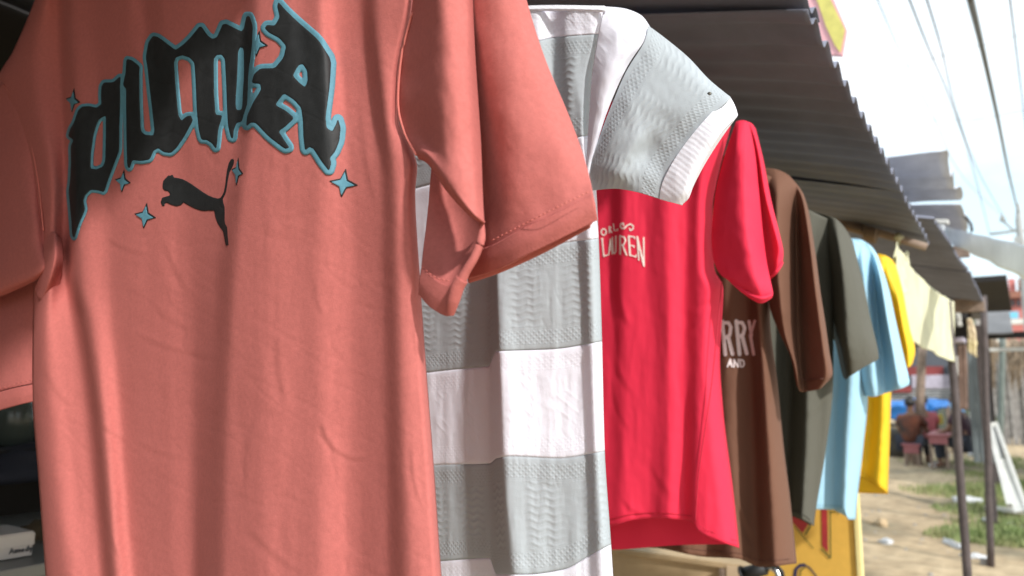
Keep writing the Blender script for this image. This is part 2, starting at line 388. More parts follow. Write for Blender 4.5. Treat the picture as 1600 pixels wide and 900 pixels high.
def net(parent, name, d, rows, mt, nu=40, nv=40, wr=.6, seed=1, back=None, thick=.0012, uvscale=False, wl=1.0, hs=1.0):
    """cloth sheet lofted through rows of (px,py,h mm) control points"""
    rows = [[(a, b, c*hs) for a, b, c in r] for r in rows]
    R = np.array([catmull(r, nu) for r in rows])
    C = np.array([catmull(R[:, i, :], nv) for i in range(nu)])      # nu x nv x 3
    X, Y, H = C[..., 0], C[..., 1], C[..., 2]
    k = .38/d*wl
    w = fbm2(X/(40*k), Y/(60*k), seed, 3)*wr
    dep = d-(H+w)/1000
    A3 = Pn(X, Y, dep); A = A3.reshape(-1, 3)
    f = [(i*nv+j, i*nv+j+1, (i+1)*nv+j+1, (i+1)*nv+j) for i in range(nu-1) for j in range(nv-1)]
    # orientation: normal towards the camera
    n = np.cross(A3[1, 0]-A3[0, 0], A3[0, 1]-A3[0, 0])
    cc = A3[nu//2, nv//2]; n = np.cross(A3[min(nu//2+1, nu-1), nv//2]-cc, A3[nu//2, min(nv//2+1, nv-1)]-cc)
    if np.dot(n, np.array(CAM)-cc) > 0: f = [g[::-1] for g in f]
    uv = None
    if uvscale:
        du = np.linalg.norm(np.diff(A3, axis=0), axis=2).mean(1); dv = np.linalg.norm(np.diff(A3, axis=1), axis=2).mean(0)
        cu = np.concatenate([[0], np.cumsum(du)]); cv = np.concatenate([[0], np.cumsum(dv)])
        uv = [((cv[j], cu[i]) if uvscale == 'swap' else (cu[i], cv[j])) for i in range(nu) for j in range(nv)]
    me = mesh(A, f, uv)
    if uvscale:
        l = me.uv_layers.new(name='edge')
        for lp in me.loops:
            a, b = uv[lp.vertex_index]
            e = min(b, cu[-1]-b) if uvscale == 'swap' else min(b, cv[-1]-b) if uvscale == 'v' else (min(a, cu[-1]-a) if uvscale == 'u' else a if uvscale == 'u0' else 1.0)
            l.data[lp.index].uv = (e, 0)
    o = link(name, me, mt, parent)
    if thick:
        so_ = o.modifiers.new('thick', 'SOLIDIFY'); so_.thickness = thick; so_.offset = -1
    if back:
        # the far side of the tube of cloth
        uu = np.linspace(0, 1, nu)[:, None]; vv = np.linspace(0, 1, nv)[None, :]
        bul = np.sqrt(np.clip(np.sin(np.pi*vv), 0, 1))*back*np.ones_like(uu)
        cX = X[:, :1]*(1-vv)+X[:, -1:]*vv; cY = Y[:, :1]*(1-vv)+Y[:, -1:]*vv
        A = Pn(X+(cX-X)*.0, Y, dep+.004+bul).reshape(-1, 3)
        o2 = link('lining', mesh(A, [g[::-1] for g in f]), mt, parent)
    return o

# ---- printed shapes: marching squares over a signed distance field, laid on the cloth
def sdf_poly(px, py, contours):
    d = np.full(px.shape, 1e9); ins = np.zeros(px.shape, bool)
    for c in contours:
        n = len(c)
        for i in range(n):
            x1, y1 = c[i]; x2, y2 = c[(i+1) % n]
            dx, dy = x2-x1, y2-y1; L = dx*dx+dy*dy+1e-12
            t = np.clip(((px-x1)*dx+(py-y1)*dy)/L, 0, 1)
            d = np.minimum(d, np.hypot(px-x1-t*dx, py-y1-t*dy))
            if y1 != y2:
                cond = ((y1 > py) != (y2 > py)) & (px < (x2-x1)*(py-y1)/(y2-y1)+x1)
                ins ^= cond
    return np.where(ins, -d, d)
def sdf_strokes(px, py, strokes):
    d = np.full(px.shape, 1e9)
    for w, pts in strokes:
        for (x1, y1), (x2, y2) in zip(pts, pts[1:]):
            dx, dy = x2-x1, y2-y1; L = dx*dx+dy*dy+1e-12
            t = np.clip(((px-x1)*dx+(py-y1)*dy)/L, 0, 1)
            d = np.minimum(d, np.hypot(px-x1-t*dx, py-y1-t*dy)-w/2)
    return d
def print_mesh(fn, bounds, step, place, puff, lift):
    """fn(px,py)->distance (inside negative); place(px,py,lift)->points"""
    x0, y0, x1, y1 = bounds
    xs = np.arange(x0, x1+step, step); ys = np.arange(y0, y1+step, step)
    gx, gy = np.meshgrid(xs, ys); D = fn(gx, gy)
    vid = {}; VX = []; VY = []; VD = []; faces = []
    def vert(key, x, y, dd):
        if key not in vid: vid[key] = len(VX); VX.append(x); VY.append(y); VD.append(dd)
        return vid[key]
    ins = D < 0
    any_ = ins[:-1, :-1] | ins[1:, :-1] | ins[:-1, 1:] | ins[1:, 1:]
    for j, i in zip(*np.nonzero(any_)):
        cs = [(j, i), (j, i+1), (j+1, i+1), (j+1, i)]; poly = []
        for k in range(4):
            a = cs[k]; b = cs[(k+1) % 4]; da = D[a]; db = D[b]
            if da < 0: poly.append(vert(a, xs[a[1]], ys[a[0]], da))
            if (da < 0) != (db < 0):
                t = da/(da-db); t = min(max(t, .02), .98)
                key = (min(a, b), max(a, b))
                poly.append(vert(key, xs[a[1]]+(xs[b[1]]-xs[a[1]])*t, ys[a[0]]+(ys[b[0]]-ys[a[0]])*t, 0.0))
        if len(poly) >= 3: faces.append(poly[::-1])
    VX = np.array(VX); VY = np.array(VY); VD = np.array(VD)
    if len(VX) == 0: return None
    e = np.clip(-VD/puff[0], 0, 1) if puff[0] else np.ones_like(VD)
    return mesh(place(VX, VY, lift+puff[1]*np.sqrt(1-(1-e)**2)), faces)
def soft(c):
    out_ = []
    for i in range(len(c)):
        a, b = c[i], c[(i+1) % len(c)]
        out_ += [(a[0]*.87+b[0]*.13, a[1]*.87+b[1]*.13), (a[0]*.13+b[0]*.87, a[1]*.13+b[1]*.87)]
    return out_
def cmap(pts, ox, oy, sc): return [(ox+x/sc, oy+y/sc) for x, y in pts]

# =================================================================== SHIRT 1: coral tee
D1 = .38
s1 = empty('coral_tshirt', (-.60, D1, 1.30), 'coral oversized t-shirt with black and blue drip lettering, nearest in the row', 't-shirt', 'shirts hung along the stall front')
cols1 = [
 [(-130, 88, -8), (-60, 74, -8), (0, 54, -8), (80, 20, -6), (126, -4, -6), (180, 20, -4), (280, 42, -2), (400, 53, -2), (432, 53, -2), (455, 52, -2), (600, 50, -2), (750, 60, -2), (900, 71, -2), (1000, 78, -2)],
 [(-130, 100, 5), (0, 68, 5), (100, 46, 7), (300, 80, 8), (430, 78, 8), (500, 68, 7), (640, 72, 7), (800, 86, 7), (900, 100, 6), (1000, 110, 6)],
 [(-130, 108, -6), (0, 84, -6), (100, 84, -8), (300, 94, -4), (430, 92, -8), (500, 97, -8), (640, 110, -7), (800, 128, -8), (900, 142, -8), (1000, 150, -8)],
 [(-130, 114, -10), (0, 93, -12), (100, 98, -15), (300, 105, -14), (430, 105, -17), (500, 118, -16), (640, 140, -16), (800, 154, -16), (900, 162, -15), (1000, 168, -12)],
 [(-130, 124, 4), (0, 108, 4), (100, 112, 6), (300, 118, 7), (430, 124, 7), (500, 138, 7), (640, 156, 7), (800, 170, 7), (900, 178, 6), (1000, 184, 6)],
 [(-130, 160, -2), (0, 150, -2), (100, 158, -3), (300, 170, -4), (430, 176, -6), (640, 192, -9), (800, 202, -9), (900, 212, -9), (1000, 220, -9)],
 [(-130, 190, 4), (0, 200, 3), (100, 214, 0), (300, 225, -6), (640, 230, -10), (900, 240, -11), (1000, 244, -11)],
 [(-130, 215, -4), (0, 224, -4), (100, 236, -4), (300, 250, -8), (640, 262, -11), (900, 268, -12), (1000, 270, -12)],
 [(-130, 258, 8), (0, 258, 6), (100, 264, 2), (300, 290, -12), (640, 300, -15), (900, 302, -16), (1000, 304, -16)],
 [(-130, 390, -2), (0, 381, -3), (100, 378, -5), (200, 370, -6), (300, 352, -4), (430, 338, -3), (640, 328, -2), (900, 320, -2), (1000, 318, -2)],
 [(-130, 408, 10), (0, 402, 13), (100, 400, 16), (200, 394, 16), (300, 380, 17), (430, 368, 17), (640, 358, 17), (900, 352, 17), (1000, 350, 17)],
 [(-130, 450, 10), (0, 440, 12), (100, 440, 16), (300, 420, 16), (430, 412, 16), (640, 400, 17), (900, 400, 17), (1000, 400, 17)],
 [(-130, 490, 6), (0, 478, 8), (150, 485, 11), (430, 476, 9), (640, 476, 9), (900, 470, 10), (1000, 470, 10)],
 [(-130, 505, 7), (0, 495, 8), (150, 505, 10), (430, 492, 8), (640, 492, 8), (900, 488, 9), (1000, 488, 9)],
 [(-130, 540, -2), (0, 526, -5), (150, 540, -6), (300, 555, -5), (430, 560, -6), (640, 562, -6), (900, 566, -7), (1000, 568, -7)],
 [(-130, 560, -8), (0, 562, -9), (150, 580, -9), (300, 594, -4), (430, 596, -4), (640, 600, -4), (900, 604, -4), (1000, 608, -4)],
 [(-130, 600, 6), (0, 590, 4), (150, 600, 4), (300, 618, 5), (430, 622, 5), (640, 628, 6), (900, 638, 7), (1000, 642, 7)],
 [(-130, 655, 0), (0, 646, 0), (120, 626, -4), (190, 624, -4), (225, 640, -4), (262, 652, -4), (300, 649, -4), (430, 656, -4), (560, 665, -4), (700, 676, -4), (900, 690, -4), (1000, 698, -4)],
]
S1 = Surf(D1, cols1, seed=2, wr=.30, blur=3, hs=.85)
S1.creases = [(497, 655, 532, 715, 1.1, 6), (525, 705, 575, 718, .8, 5), (432, 520, 445, 640, .7, 8), (150, 655, 200, 690, .9, 6), (165, 800, 190, 880, .7, 5),
 (205, 520, 330, 560, .6, 6), (230, 470, 300, 520, .6, 6), (210, 690, 300, 720, .5, 6), (250, 365, 300, 470, .7, 7), (160, 370, 235, 400, .6, 5), (60, 560, 110, 640, .6, 7),
 (400, 640, 380, 760, .8, 8), (490, 430, 505, 500, .6, 6), (560, 150, 585, 330, .9, 8), (645, 500, 668, 600, .7, 5), (640, 690, 660, 800, .7, 5), (380, 820, 470, 900, .7, 8), (205, 20, 250, 110, .9, 8)]
S1.creases = [(a, b, c, d, e*.5, f*1.15) for a, b, c, d, e, f in S1.creases]
garment_body(s1, 'body', S1, [(-60, -40), (0, -60), (120, -125), (400, -125), (700, -125)], [(0, 985), (400, 990), (720, 985)], m_coral, 230, 300, E=.022, T=.05, ek=.955, inset=.05)

# left sleeve (seen from the front), its far half hanging lower, cuff
net(s1, 'sleeve', D1, [
 [(3, 128, -6), (-30, 175, -4), (-90, 260, -6), (-150, 340, -10)],
 [(37, 180, -3), (5, 230, 4), (-60, 310, 6), (-140, 390, -4)],
 [(59, 280, 0), (35, 310, 12), (-40, 370, 12), (-130, 430, 4)],
 [(69, 370, 3), (48, 385, 16), (-20, 425, 18), (-120, 470, 8)],
 [(76, 410, 6), (60, 425, 14), (-5, 452, 16), (-110, 490, 8)],
 [(78, 428, -6), (54, 440, 2), (0, 464, 4), (-105, 503, -2)],
], m_coral, 50, 50, wr=1.2, seed=3)
net(s1, 'armpit_fold', D1, [
 [(66, 370, 2), (84, 362, 6), (97, 375, -4)],
 [(68, 400, 10), (86, 396, 14), (99, 404, -2)],
 [(62, 430, 8), (78, 434, 12), (96, 428, -6)],
 [(53, 452, -4), (64, 470, 4), (90, 470, -10)],
], m_coral, 24, 24, wr=.6, seed=4)
net(s1, 'sleeve', D1, [
 [(75, 415, -22), (40, 425, -22), (-20, 445, -24), (-140, 480, -24)],
 [(70, 480, -26), (30, 490, -18), (-30, 505, -14), (-140, 530, -14)],
 [(62, 560, -26), (26, 566, -15), (-30, 582, -10), (-140, 615, -10)],
 [(60, 598, -24), (24, 605, -14), (-30, 620, -10), (-140, 655, -10)],
], m_coral, 40, 40, wr=.8, seed=5)
net(s1, 'cuff', D1, [
 [(60, 599, -22.5), (24, 606, -12.5), (-30, 621, -8.5), (-140, 656, -8.5)],
 [(60, 612, -21.5), (24, 620, -11.5), (-30, 635, -7.5), (-140, 670, -7.5)],
 [(60, 626, -23), (24, 634, -13), (-30, 650, -9), (-140, 685, -9)],
], m_coral_cuff, 40, 12, wr=.2, seed=6, thick=.003)

# right sleeve: outer half with cuff
net(s1, 'sleeve', D1, [
 [(690, -130, -16), (735, -120, -8), (765, -115, -6), (790, -110, -10), (800, -90, -24)],
 [(700, 0, -22), (745, 0, -8), (775, 0, -6), (804, 0, -13), (824, 4, -26)],
 [(706, 100, -28), (758, 100, -8), (790, 98, -5), (828, 95, -13), (852, 92, -28)],
 [(712, 200, -34), (764, 197, -12), (800, 190, -4), (852, 180, -14), (888, 178, -28)],
 [(722, 290, -38), (772, 282, -14), (812, 268, -5), (874, 247, -12), (911, 240, -26)],
 [(728, 345, -36), (768, 341, -16), (812, 322, -6), (878, 293, -11), (922, 280, -22)],
 [(732, 392, -34), (765, 386, -16), (812, 360, -7), (870, 333, -9), (927, 304, -18)],
], m_coral, 60, 90, wr=.7, seed=7)
net(s1, 'cuff', D1, [
 [(730, 393, -30), (766, 384, -13), (812, 359, -4.5), (869, 333, -6.5), (926, 303, -15)],
 [(729, 412, -29), (768, 403, -12), (814, 379, -3.5), (868, 354, -5.5), (930, 322, -13)],
 [(727, 436, -31), (770, 424, -15), (812, 404, -6), (866, 378, -8), (934, 344, -16)],
], m_coral_cuff, 60, 16, wr=.25, seed=8, thick=.003)
net(s1, 'cuff_inside', D1, [
 [(735, 424, -40), (790, 400, -34), (870, 362, -28), (931, 340, -24)],
 [(732, 440, -44), (780, 424, -40), (850, 392, -34), (922, 353, -22)],
 [(735, 436, -60), (780, 418, -58), (850, 388, -54), (915, 350, -40)],
], m_coral, 40, 12, wr=.2, seed=9)
# right sleeve: forward fold and rolled rim
net(s1, 'sleeve', D1, [
 [(648, -125, -2), (668, -125, 12), (690, -125, 18), (722, -125, 6), (736, -125, -10)],
 [(645, 0, -4), (670, 0, 14), (694, 0, 22), (728, 0, 10), (739, 0, -8)],
 [(627, 90, -6), (660, 90, 10), (694, 90, 26), (730, 90, 14), (743, 90, -6)],
 [(622, 160, -6), (652, 155, 8), (694, 152, 28), (732, 160, 18), (748, 165, -4)],
 [(630, 205, -2), (654, 202, 4), (696, 210, 28), (734, 222, 20), (752, 230, 0)],
 [(642, 226, 4), (660, 222, 8), (700, 248, 30), (738, 278, 24), (754, 290, 6)],
 [(650, 240, 8), (664, 238, 18), (700, 278, 32), (740, 320, 26), (756, 335, 14)],
 [(653, 247, 4), (668, 250, 16), (700, 292, 28), (738, 334, 28), (757, 348, 14)],
 [(654, 249, -6), (668, 256, -2), (697, 298, 6), (732, 336, 8), (755, 352, 2)],
], m_coral, 90, 110, wr=1.0, seed=10)
net(s1, 'sleeve_underside', D1, [
 [(674, 262, -26), (702, 290, -30), (730, 315, -22), (752, 335, -6)],
 [(671, 300, -18), (700, 325, -24), (728, 345, -18), (750, 362, -2)],
 [(666, 350, -8), (698, 368, -10), (722, 388, -6), (742, 398, 6)],
 [(661, 390, 0), (690, 408, 2), (712, 420, 4), (730, 418, 12)],
 [(658, 421, 4), (680, 438, 8), (700, 447, 9), (718, 440, 12)],
], m_coral, 50, 60, wr=.8, seed=11)
net(s1, 'cuff', D1, [
 [(658, 419, 6.5), (680, 437, 10.5), (698, 446, 11.5), (706, 444, 12)],
 [(655, 440, 7), (676, 460, 11), (697, 468, 12), (704, 466, 12)],
 [(654, 460, 5), (672, 480, 9), (694, 493, 9), (701, 494, 9)],
], m_coral_cuff, 40, 20, wr=.2, seed=12, thick=.003)
# rolled hem edge of the forward fold
def roll(parent, name, d, pts, r, mt, seg=10):
    P3 = [P(a, b, d-h/1000) for a, b, h in catmull(pts, 40)]
    bm = bmesh.new(); tube(bm, P3, [x for x in np.interp(np.linspace(0, 1, 40), np.linspace(0, 1, len(r)), r)], seg)
    return link(name, bm_mesh(bm), mt, parent)
roll(s1, 'sleeve_edge', D1, [(753, 348, 10), (752, 372, 12), (742, 400, 14), (728, 424, 15), (720, 440, 15)], [.0015, .0028, .0028, .003, .0035], m_coral)
roll(s1, 'cuff_edge', D1, [(722, 436, 15), (714, 450, 15), (708, 470, 14), (703, 490, 11)], [.0044, .0046, .0042, .003], m_coral_cuff)
# stitching: short raised stitches along the seams
def stitches(parent, d, pts, step=7.5, ln=4.6, r=.00035, mt=m_stitch):
    pp = catmull(pts, 400); seg = np.concatenate([[0], np.cumsum(np.hypot(*(np.diff(pp[:, :2], axis=0).T)))])
    bm = bmesh.new(); s = 0
    while s+ln < seg[-1]:
        q = [[np.interp(t, seg, pp[:, c]) for c in range(3)] for t in (s, s+ln)]
        tube(bm, [P(a, b, d-h/1000) for a, b, h in q], r, 5); s += step
    o = link('stitching', bm_mesh(bm), mt, parent); o['kind'] = 'stuff'; return o
stitches(s1, D1, [(768, 376, -11), (860, 329, 2), (921, 299, -5)])
stitches(s1, D1, [(659, 416, 6.5), (680, 433, 10.5), (706, 440, 12)])
stitches(s1, D1, [(52, 594, -20), (24, 600, -12), (-30, 615, -8)])
# seam lines as thin recessed cords
roll(s1, 'shoulder_seam', D1, [(4, 130, -3), (37, 180, 0), (59, 280, 4), (68, 360, 7)], [.0008, .0008], m_stitch, 6)
roll(s1, 'shoulder_seam', D1, [(644, 20, -1), (627, 90, -3), (622, 160, -3), (631, 205, 1), (650, 242, 9)], [.0009, .0009], m_stitch, 6)

# --- lettering, leaping cat and stars, all puff print on the chest
Pl = cmap([(52,350),(62,315),(80,285),(100,225),(118,208),(150,205),(190,213),(213,195),(211,150),(213,110),(225,90),(270,90),(298,65),(305,62),(302,110),(303,180),(299,300),(298,420),(275,480),(245,560),(225,622),(195,612),(160,610),(133,635),(124,665),(132,705),(125,725),(100,780),(80,845),(72,830),(62,700),(54,620),(62,560),(66,480),(64,400),(78,368)], 90, 100, 3.106)
Ph = cmap([(200,268),(235,248),(235,330),(232,470),(220,498),(190,512),(158,508),(160,440),(172,350),(186,300)], 90, 100, 3.106)
c2 = lambda p: cmap(p, 180, 20, 3.458)
c3 = lambda p: cmap(p, 270, 0, 3.464)
UM = c2([(62,250),(90,257),(131,290),(129,330),(131,500),(138,640),(160,660),(205,664),(213,640),(203,540),(186,400),(176,300),(166,240),(180,160),(205,125),(232,132),(325,202)]) \
   + c3([(30,262),(60,240),(100,200),(150,138),(190,195),(215,212),(240,202),(275,123),(372,172),(385,155),(400,88),(415,88),(432,140),(427,250),(407,400),(402,560),(388,605),(372,658),(345,664),(330,700),(325,748),(315,745),(300,680),(295,600),(290,450),(283,320),(265,295),(237,297),(220,320),(222,500),(230,622),(265,625),(262,645),(245,700),(240,760),(234,806),(213,775),(185,757),(155,755),(141,700),(131,600),(125,450),(118,340),(90,310),(50,298),(15,310),(5,340),(15,480),(28,620),(46,655),(75,630),(98,626),(108,652),(60,740)]) \
   + c2([(330,730),(300,757),(262,752),(232,730),(206,745),(186,792),(140,800),(92,795),(77,842),(66,825),(62,700),(60,500),(60,410),(42,392),(56,330)])
UMh = c3([(365,253),(384,262),(386,400),(376,590),(358,598),(344,594),(338,560),(348,400),(352,280)])
Al = cmap([(165,10),(200,50),(250,98),(350,185),(412,280),(405,400),(385,550),(390,600),(418,617),(435,585),(444,558),(456,600),(450,660),(430,710),(405,740),(412,765),(402,800),(370,760),(330,697),(310,688),(290,705),(283,640),(280,560),(272,505),(240,468),(190,436),(148,492),(200,520),(238,553),(200,590),(165,615),(190,655),(216,692),(195,697),(120,640),(60,576),(35,573),(14,592),(20,540),(48,480),(85,420),(80,392),(40,388),(50,350),(80,322),(150,320),(190,270),(202,215),(170,178),(120,152),(102,132),(112,118),(150,120),(172,80),(160,30)], 380, 0, 3.0)
Ah = cmap([(232,355),(248,322),(262,303),(280,300),(300,330),(303,380),(290,410),(262,388)], 380, 0, 3.0)
Pl, Ph, UM, UMh, Al, Ah = [soft(q_) for q_ in (Pl, Ph, UM, UMh, Al, Ah)]
def bw(px): return 4.4+(np.clip(px, 110, 540)-110)/430*4.6
letters = [('printed_letter', [Pl, Ph]), ('printed_letter', [UM, UMh]), ('printed_letter', [Al, Ah])]
place1 = lambda x, y, l: Pn(x, y, S1.d-S1.h(x, y)-l)
allc = [Pl, Ph, UM, UMh, Al, Ah]
blue = lambda x, y: np.minimum(np.minimum(sdf_poly(x, y, [Pl, Ph]), sdf_poly(x, y, [UM, UMh])), sdf_poly(x, y, [Al, Ah]))-bw(x)
# the outline and its letters
link('blue_letter_outline', print_mesh(blue, (98, -14, 552, 386), 2.0, place1, (3.2, .0009), .0003), m_blue, s1)
for nm, cs in letters:
    xs_ = [p[0] for c in cs for p in c]; ys_ = [p[1] for c in cs for p in c]
    link(nm, print_mesh(lambda x, y: sdf_poly(x, y, cs)-.4, (min(xs_)-4, min(ys_)-4, max(xs_)+4, max(ys_)+4), 1.8, place1, (4.0, .0004), .0012), m_black, s1)
catc = cmap([(145,290),(152,255),(180,225),(200,203),(210,210),(238,198),(250,225),(290,230),(330,240),(375,262),(420,290),(470,326),(520,360),(570,392),(620,412),(660,422),(685,418),(705,390),(720,355),(733,290),(740,220),(750,150),(765,90),(785,55),(800,48),(814,62),(808,100),(790,140),(772,170),(762,210),(755,250),(742,340),(728,385),(706,425),(712,460),(724,500),(726,560),(724,620),(730,660),(748,690),(752,760),(762,858),(737,862),(718,760),(712,730),(690,700),(665,660),(648,620),(638,585),(630,535),(580,533),(540,537),(500,533),(440,512),(385,483),(340,456),(312,485),(270,493),(220,478),(180,458),(164,465),(162,488),(140,490),(127,455),(140,415),(180,402),(212,395),(212,370),(192,350),(162,345),(146,325)], 230, 240, 6.0)
o = link('leaping_cat_print', print_mesh(lambda x, y: sdf_poly(x, y, [catc])-.2, (245, 240, 372, 392), 1.2, place1, (2, .0003), .0004), m_black, s1)
def star(cx, cy, rx, ry, tilt=0.15):
    pts = []
    for k in range(8):
        a = math.pi/4*k+tilt; q = 1.0 if k % 2 == 0 else .38
        pts.append((cx+math.cos(a)*rx*q, cy+math.sin(a)*ry*q))
    return pts
for cx, cy, rx, ry in [(114, 157, 10, 17), (192, 283, 11, 16), (227, 337, 15, 18), (403, 68, 14, 18), (371, 268, 8, 20), (537, 286, 20, 20)]:
    rx *= 1.12; ry *= 1.12
    st = [star(cx, cy, rx, ry)]
    link('black_star_outline', print_mesh(lambda x, y: sdf_poly(x, y, st)-.4, (cx-rx-3, cy-ry-3, cx+rx+3, cy+ry+3), 1.0, place1, (1, .0002), .0004), m_black, s1)
    st2 = [star(cx-1.2, cy+1, rx*.80, ry*.80)]
    link('blue_star', print_mesh(lambda x, y: sdf_poly(x, y, st2)-.3, (cx-rx, cy-ry, cx+rx, cy+ry), 1.0, place1, (1, .0002), .0010), m_blue, s1)

# =================================================================== SHIRT 2: grey and white knitted tee
D2 = .66
s2 = empty('striped_knit_tshirt', (-.60, D2, 1.30), 'grey and white banded knit t-shirt with white ribbed cuff, behind the coral one', 't-shirt', 'shirts hung along the stall front')
cols2 = [
 [(-20, 560, -30), (300, 560, -30), (1030, 590, -30)],
 [(-20, 640, -20), (300, 640, -22), (1030, 660, -24)],
 [(-20, 700, -6), (300, 705, -14), (500, 700, -18), (1030, 706, -18)],
 [(-20, 735, -3), (300, 738, -14), (600, 736, -15), (1030, 742, -15)],
 [(-20, 764, -2), (300, 764, -8), (600, 764, -9), (740, 764, -9), (1030, 770, -9)],
 [(-20, 772, -2), (300, 773, 10), (430, 776, 18), (600, 783, 24), (740, 790, 24), (900, 804, 24), (1030, 812, 24)],
 [(-20, 795, 2), (300, 800, 8), (430, 806, 13), (600, 814, 15), (1030, 838, 15)],
 [(-20, 835, 3), (120, 842, 7), (300, 850, 6), (600, 858, 5), (1030, 872, 6)],
 [(-20, 862, -5), (120, 866, -7), (300, 882, 0), (600, 890, 0), (1030, 905, 0)],
 [(-20, 885, 2), (120, 890, 5), (300, 900, -3), (600, 912, -3), (1030, 925, -2)],
 [(-20, 915, 4), (120, 908, 3), (300, 916, 5), (600, 926, 4), (1030, 942, 4)],
 [(-20, 946, 0), (20, 944, 0), (120, 926, -2), (210, 921, -3), (300, 932, -3), (500, 940, -4), (700, 945, -4), (850, 955, -4), (1030, 966, -4)],
]
S2 = Surf(D2, cols2, seed=21, wr=.5, blur=1)
# band edges: y as function of x (drops at the pleat)
bands = [
 [(560, 16), (700, 14), (800, 10), (946, 12)],
 [(560, 100), (700, 88), (840, 64), (870, 58), (950, 52)],
 [(560, 316), (660, 292), (760, 262), (800, 238), (850, 225), (950, 206)],
 [(560, 462), (660, 438), (755, 430), (764, 428), (776, 398), (800, 390), (860, 382), (950, 371)],
 [(560, 605), (665, 583), (755, 573), (763, 572), (776, 549), (800, 548), (860, 546), (950, 532)],
 [(560, 745), (680, 727), (765, 724), (776, 716), (800, 713), (870, 716), (950, 704)],
 [(560, 885), (690, 877), (764, 872), (776, 897), (820, 898), (880, 890), (925, 866), (960, 848)],
 [(560, 1010), (760, 1015), (960, 1000)],
]
def band_panel(k, mt, name, white):
    nu = 260; n_ = 46 if k < 7 else 20
    top, hem = bands[k], bands[k+1]
    u = np.linspace(0, 1, nu); v = np.linspace(0, 1, n_); Um, Vm = np.meshgrid(u, v)
    tx, ty = zip(*top); hx, hy = zip(*hem)
    Y = ty[0]+(hy[0]-ty[0])*Vm
    for _ in range(5):
        L = S2.edge(0, Y); R = S2.edge(-1, Y); X = L+(R-L)*Um
        Y = pchip(tx, ty, X)*(1-Vm)+pchip(hx, hy, X)*Vm
    q = np.clip((np.abs(2*Um-1)-.93)/.07, 0, 1)
    dep = S2.d-S2.h(X, Y)+.018*(1-np.sqrt(np.clip(1-q*q, 0, 1)))
    seam = .0008*np.exp(-(np.minimum(Vm, 1-Vm)/.02)**2)
    A3 = Pn(X, Y, dep+seam)
    A = A3.reshape(-1, 3)
    f = [(j*nu+i, (j+1)*nu+i, (j+1)*nu+i+1, j*nu+i+1) for j in range(n_-1) for i in range(nu-1)]
    cu = np.concatenate([[0], np.cumsum(np.linalg.norm(np.diff(A3, axis=1), axis=2).mean(0))])
    dv = np.linalg.norm(np.diff(A3, axis=0), axis=2); cv = np.concatenate([np.zeros((1, nu)), np.cumsum(dv, axis=0)])
    uv = [(cu[i], cv[j, i]) for j in range(n_) for i in range(nu)]
    me = mesh(A, f, uv); l = me.uv_layers.new(name='edge')
    tot = cv[-1]
    for lp in me.loops:
        vi = lp.vertex_index; i = vi % nu; b = uv[vi][1]; l.data[lp.index].uv = (min(b, tot[i]-b), 0)
    o = link(name, me, mt, s2); so_ = o.modifiers.new('thick', 'SOLIDIFY'); so_.thickness = .0016; so_.offset = -1
for k in range(7):
    band_panel(k, m_kwhite if k % 2 == 0 else m_kgrey, 'white_band' if k % 2 == 0 else 'grey_band', k % 2 == 0)
# its back
nb = 30
Ub, Vb = np.meshgrid(np.linspace(0, 1, nb), np.linspace(0, 1, nb))
Yb = 14+(1000-14)*Vb; Lb = S2.edge(0, Yb); Rb = S2.edge(-1, Yb); Xb = Lb+(Rb-Lb)*(.02+.94*Ub)
qq = np.abs(2*Ub-1)**8
depb = (S2.d-S2.h(Xb, Yb)+.02)*qq+(S2.d+.05)*(1-qq)
link('back_panel', mesh(Pn(Xb, Yb, depb).reshape(-1, 3), [(j*nb+i, j*nb+i+1, (j+1)*nb+i+1, (j+1)*nb+i) for j in range(nb-1) for i in range(nb-1)], [(0, 0)]*(nb*nb)), m_kwhite, s2)
net(s2, 'collar_edge', D2, [[(560, 20, -2), (700, 15, 2), (850, 8, 3), (945, 9, 3)], [(560, 26, 0), (700, 21, 5), (850, 14, 6), (945, 16, 5)]], m_krib, 40, 6, wr=.1, seed=30, thick=.003)
# shoulder panel, sleeve, cuff
net(s2, 'shoulder_panel', D2, [
 [(944, 10, 0), (975, 13, -8), (1002, 24, -14), (1016, 42, -20)],
 [(934, 60, 6), (962, 62, 12), (990, 66, 8), (1008, 62, -6)],
 [(925, 120, 8), (944, 118, 16), (962, 116, 14), (978, 108, 4)],
 [(920, 190, 6), (930, 188, 12), (938, 186, 12), (946, 182, 6)],
 [(916, 250, 2), (919, 252, 6), (922, 252, 6), (926, 250, 4)],
 [(911, 296, 0), (912, 297, 1), (913, 298, 1), (914, 298, 0)],
], m_kwhite, 50, 50, wr=1.2, seed=31, uvscale='none')
net(s2, 'sleeve', D2, [
 [(1013, 40, -20), (1040, 60, -26), (1076, 90, -28), (1108, 124, -28), (1142, 152, -24)],
 [(1006, 66, -4), (1036, 88, -6), (1068, 112, -8), (1098, 140, -8), (1134, 160, -12)],
 [(978, 112, 6), (1008, 130, 10), (1038, 150, 8), (1066, 172, 6), (1106, 184, 0)],
 [(958, 158, 10), (982, 175, 22), (1010, 190, 16), (1040, 206, 6), (1074, 222, 2)],
 [(940, 204, 10), (958, 218, 24), (984, 228, 26), (1012, 240, 4), (1050, 256, 2)],
 [(922, 256, 6), (938, 262, 16), (964, 266, 26), (996, 272, 14), (1036, 290, 2)],
 [(912, 300, -4), (932, 297, 2), (962, 295, 8), (994, 300, 8), (1031, 311, -2)],
], m_kgrey, 90, 90, wr=.6, seed=32, uvscale='swap', wl=.9, hs=.62)
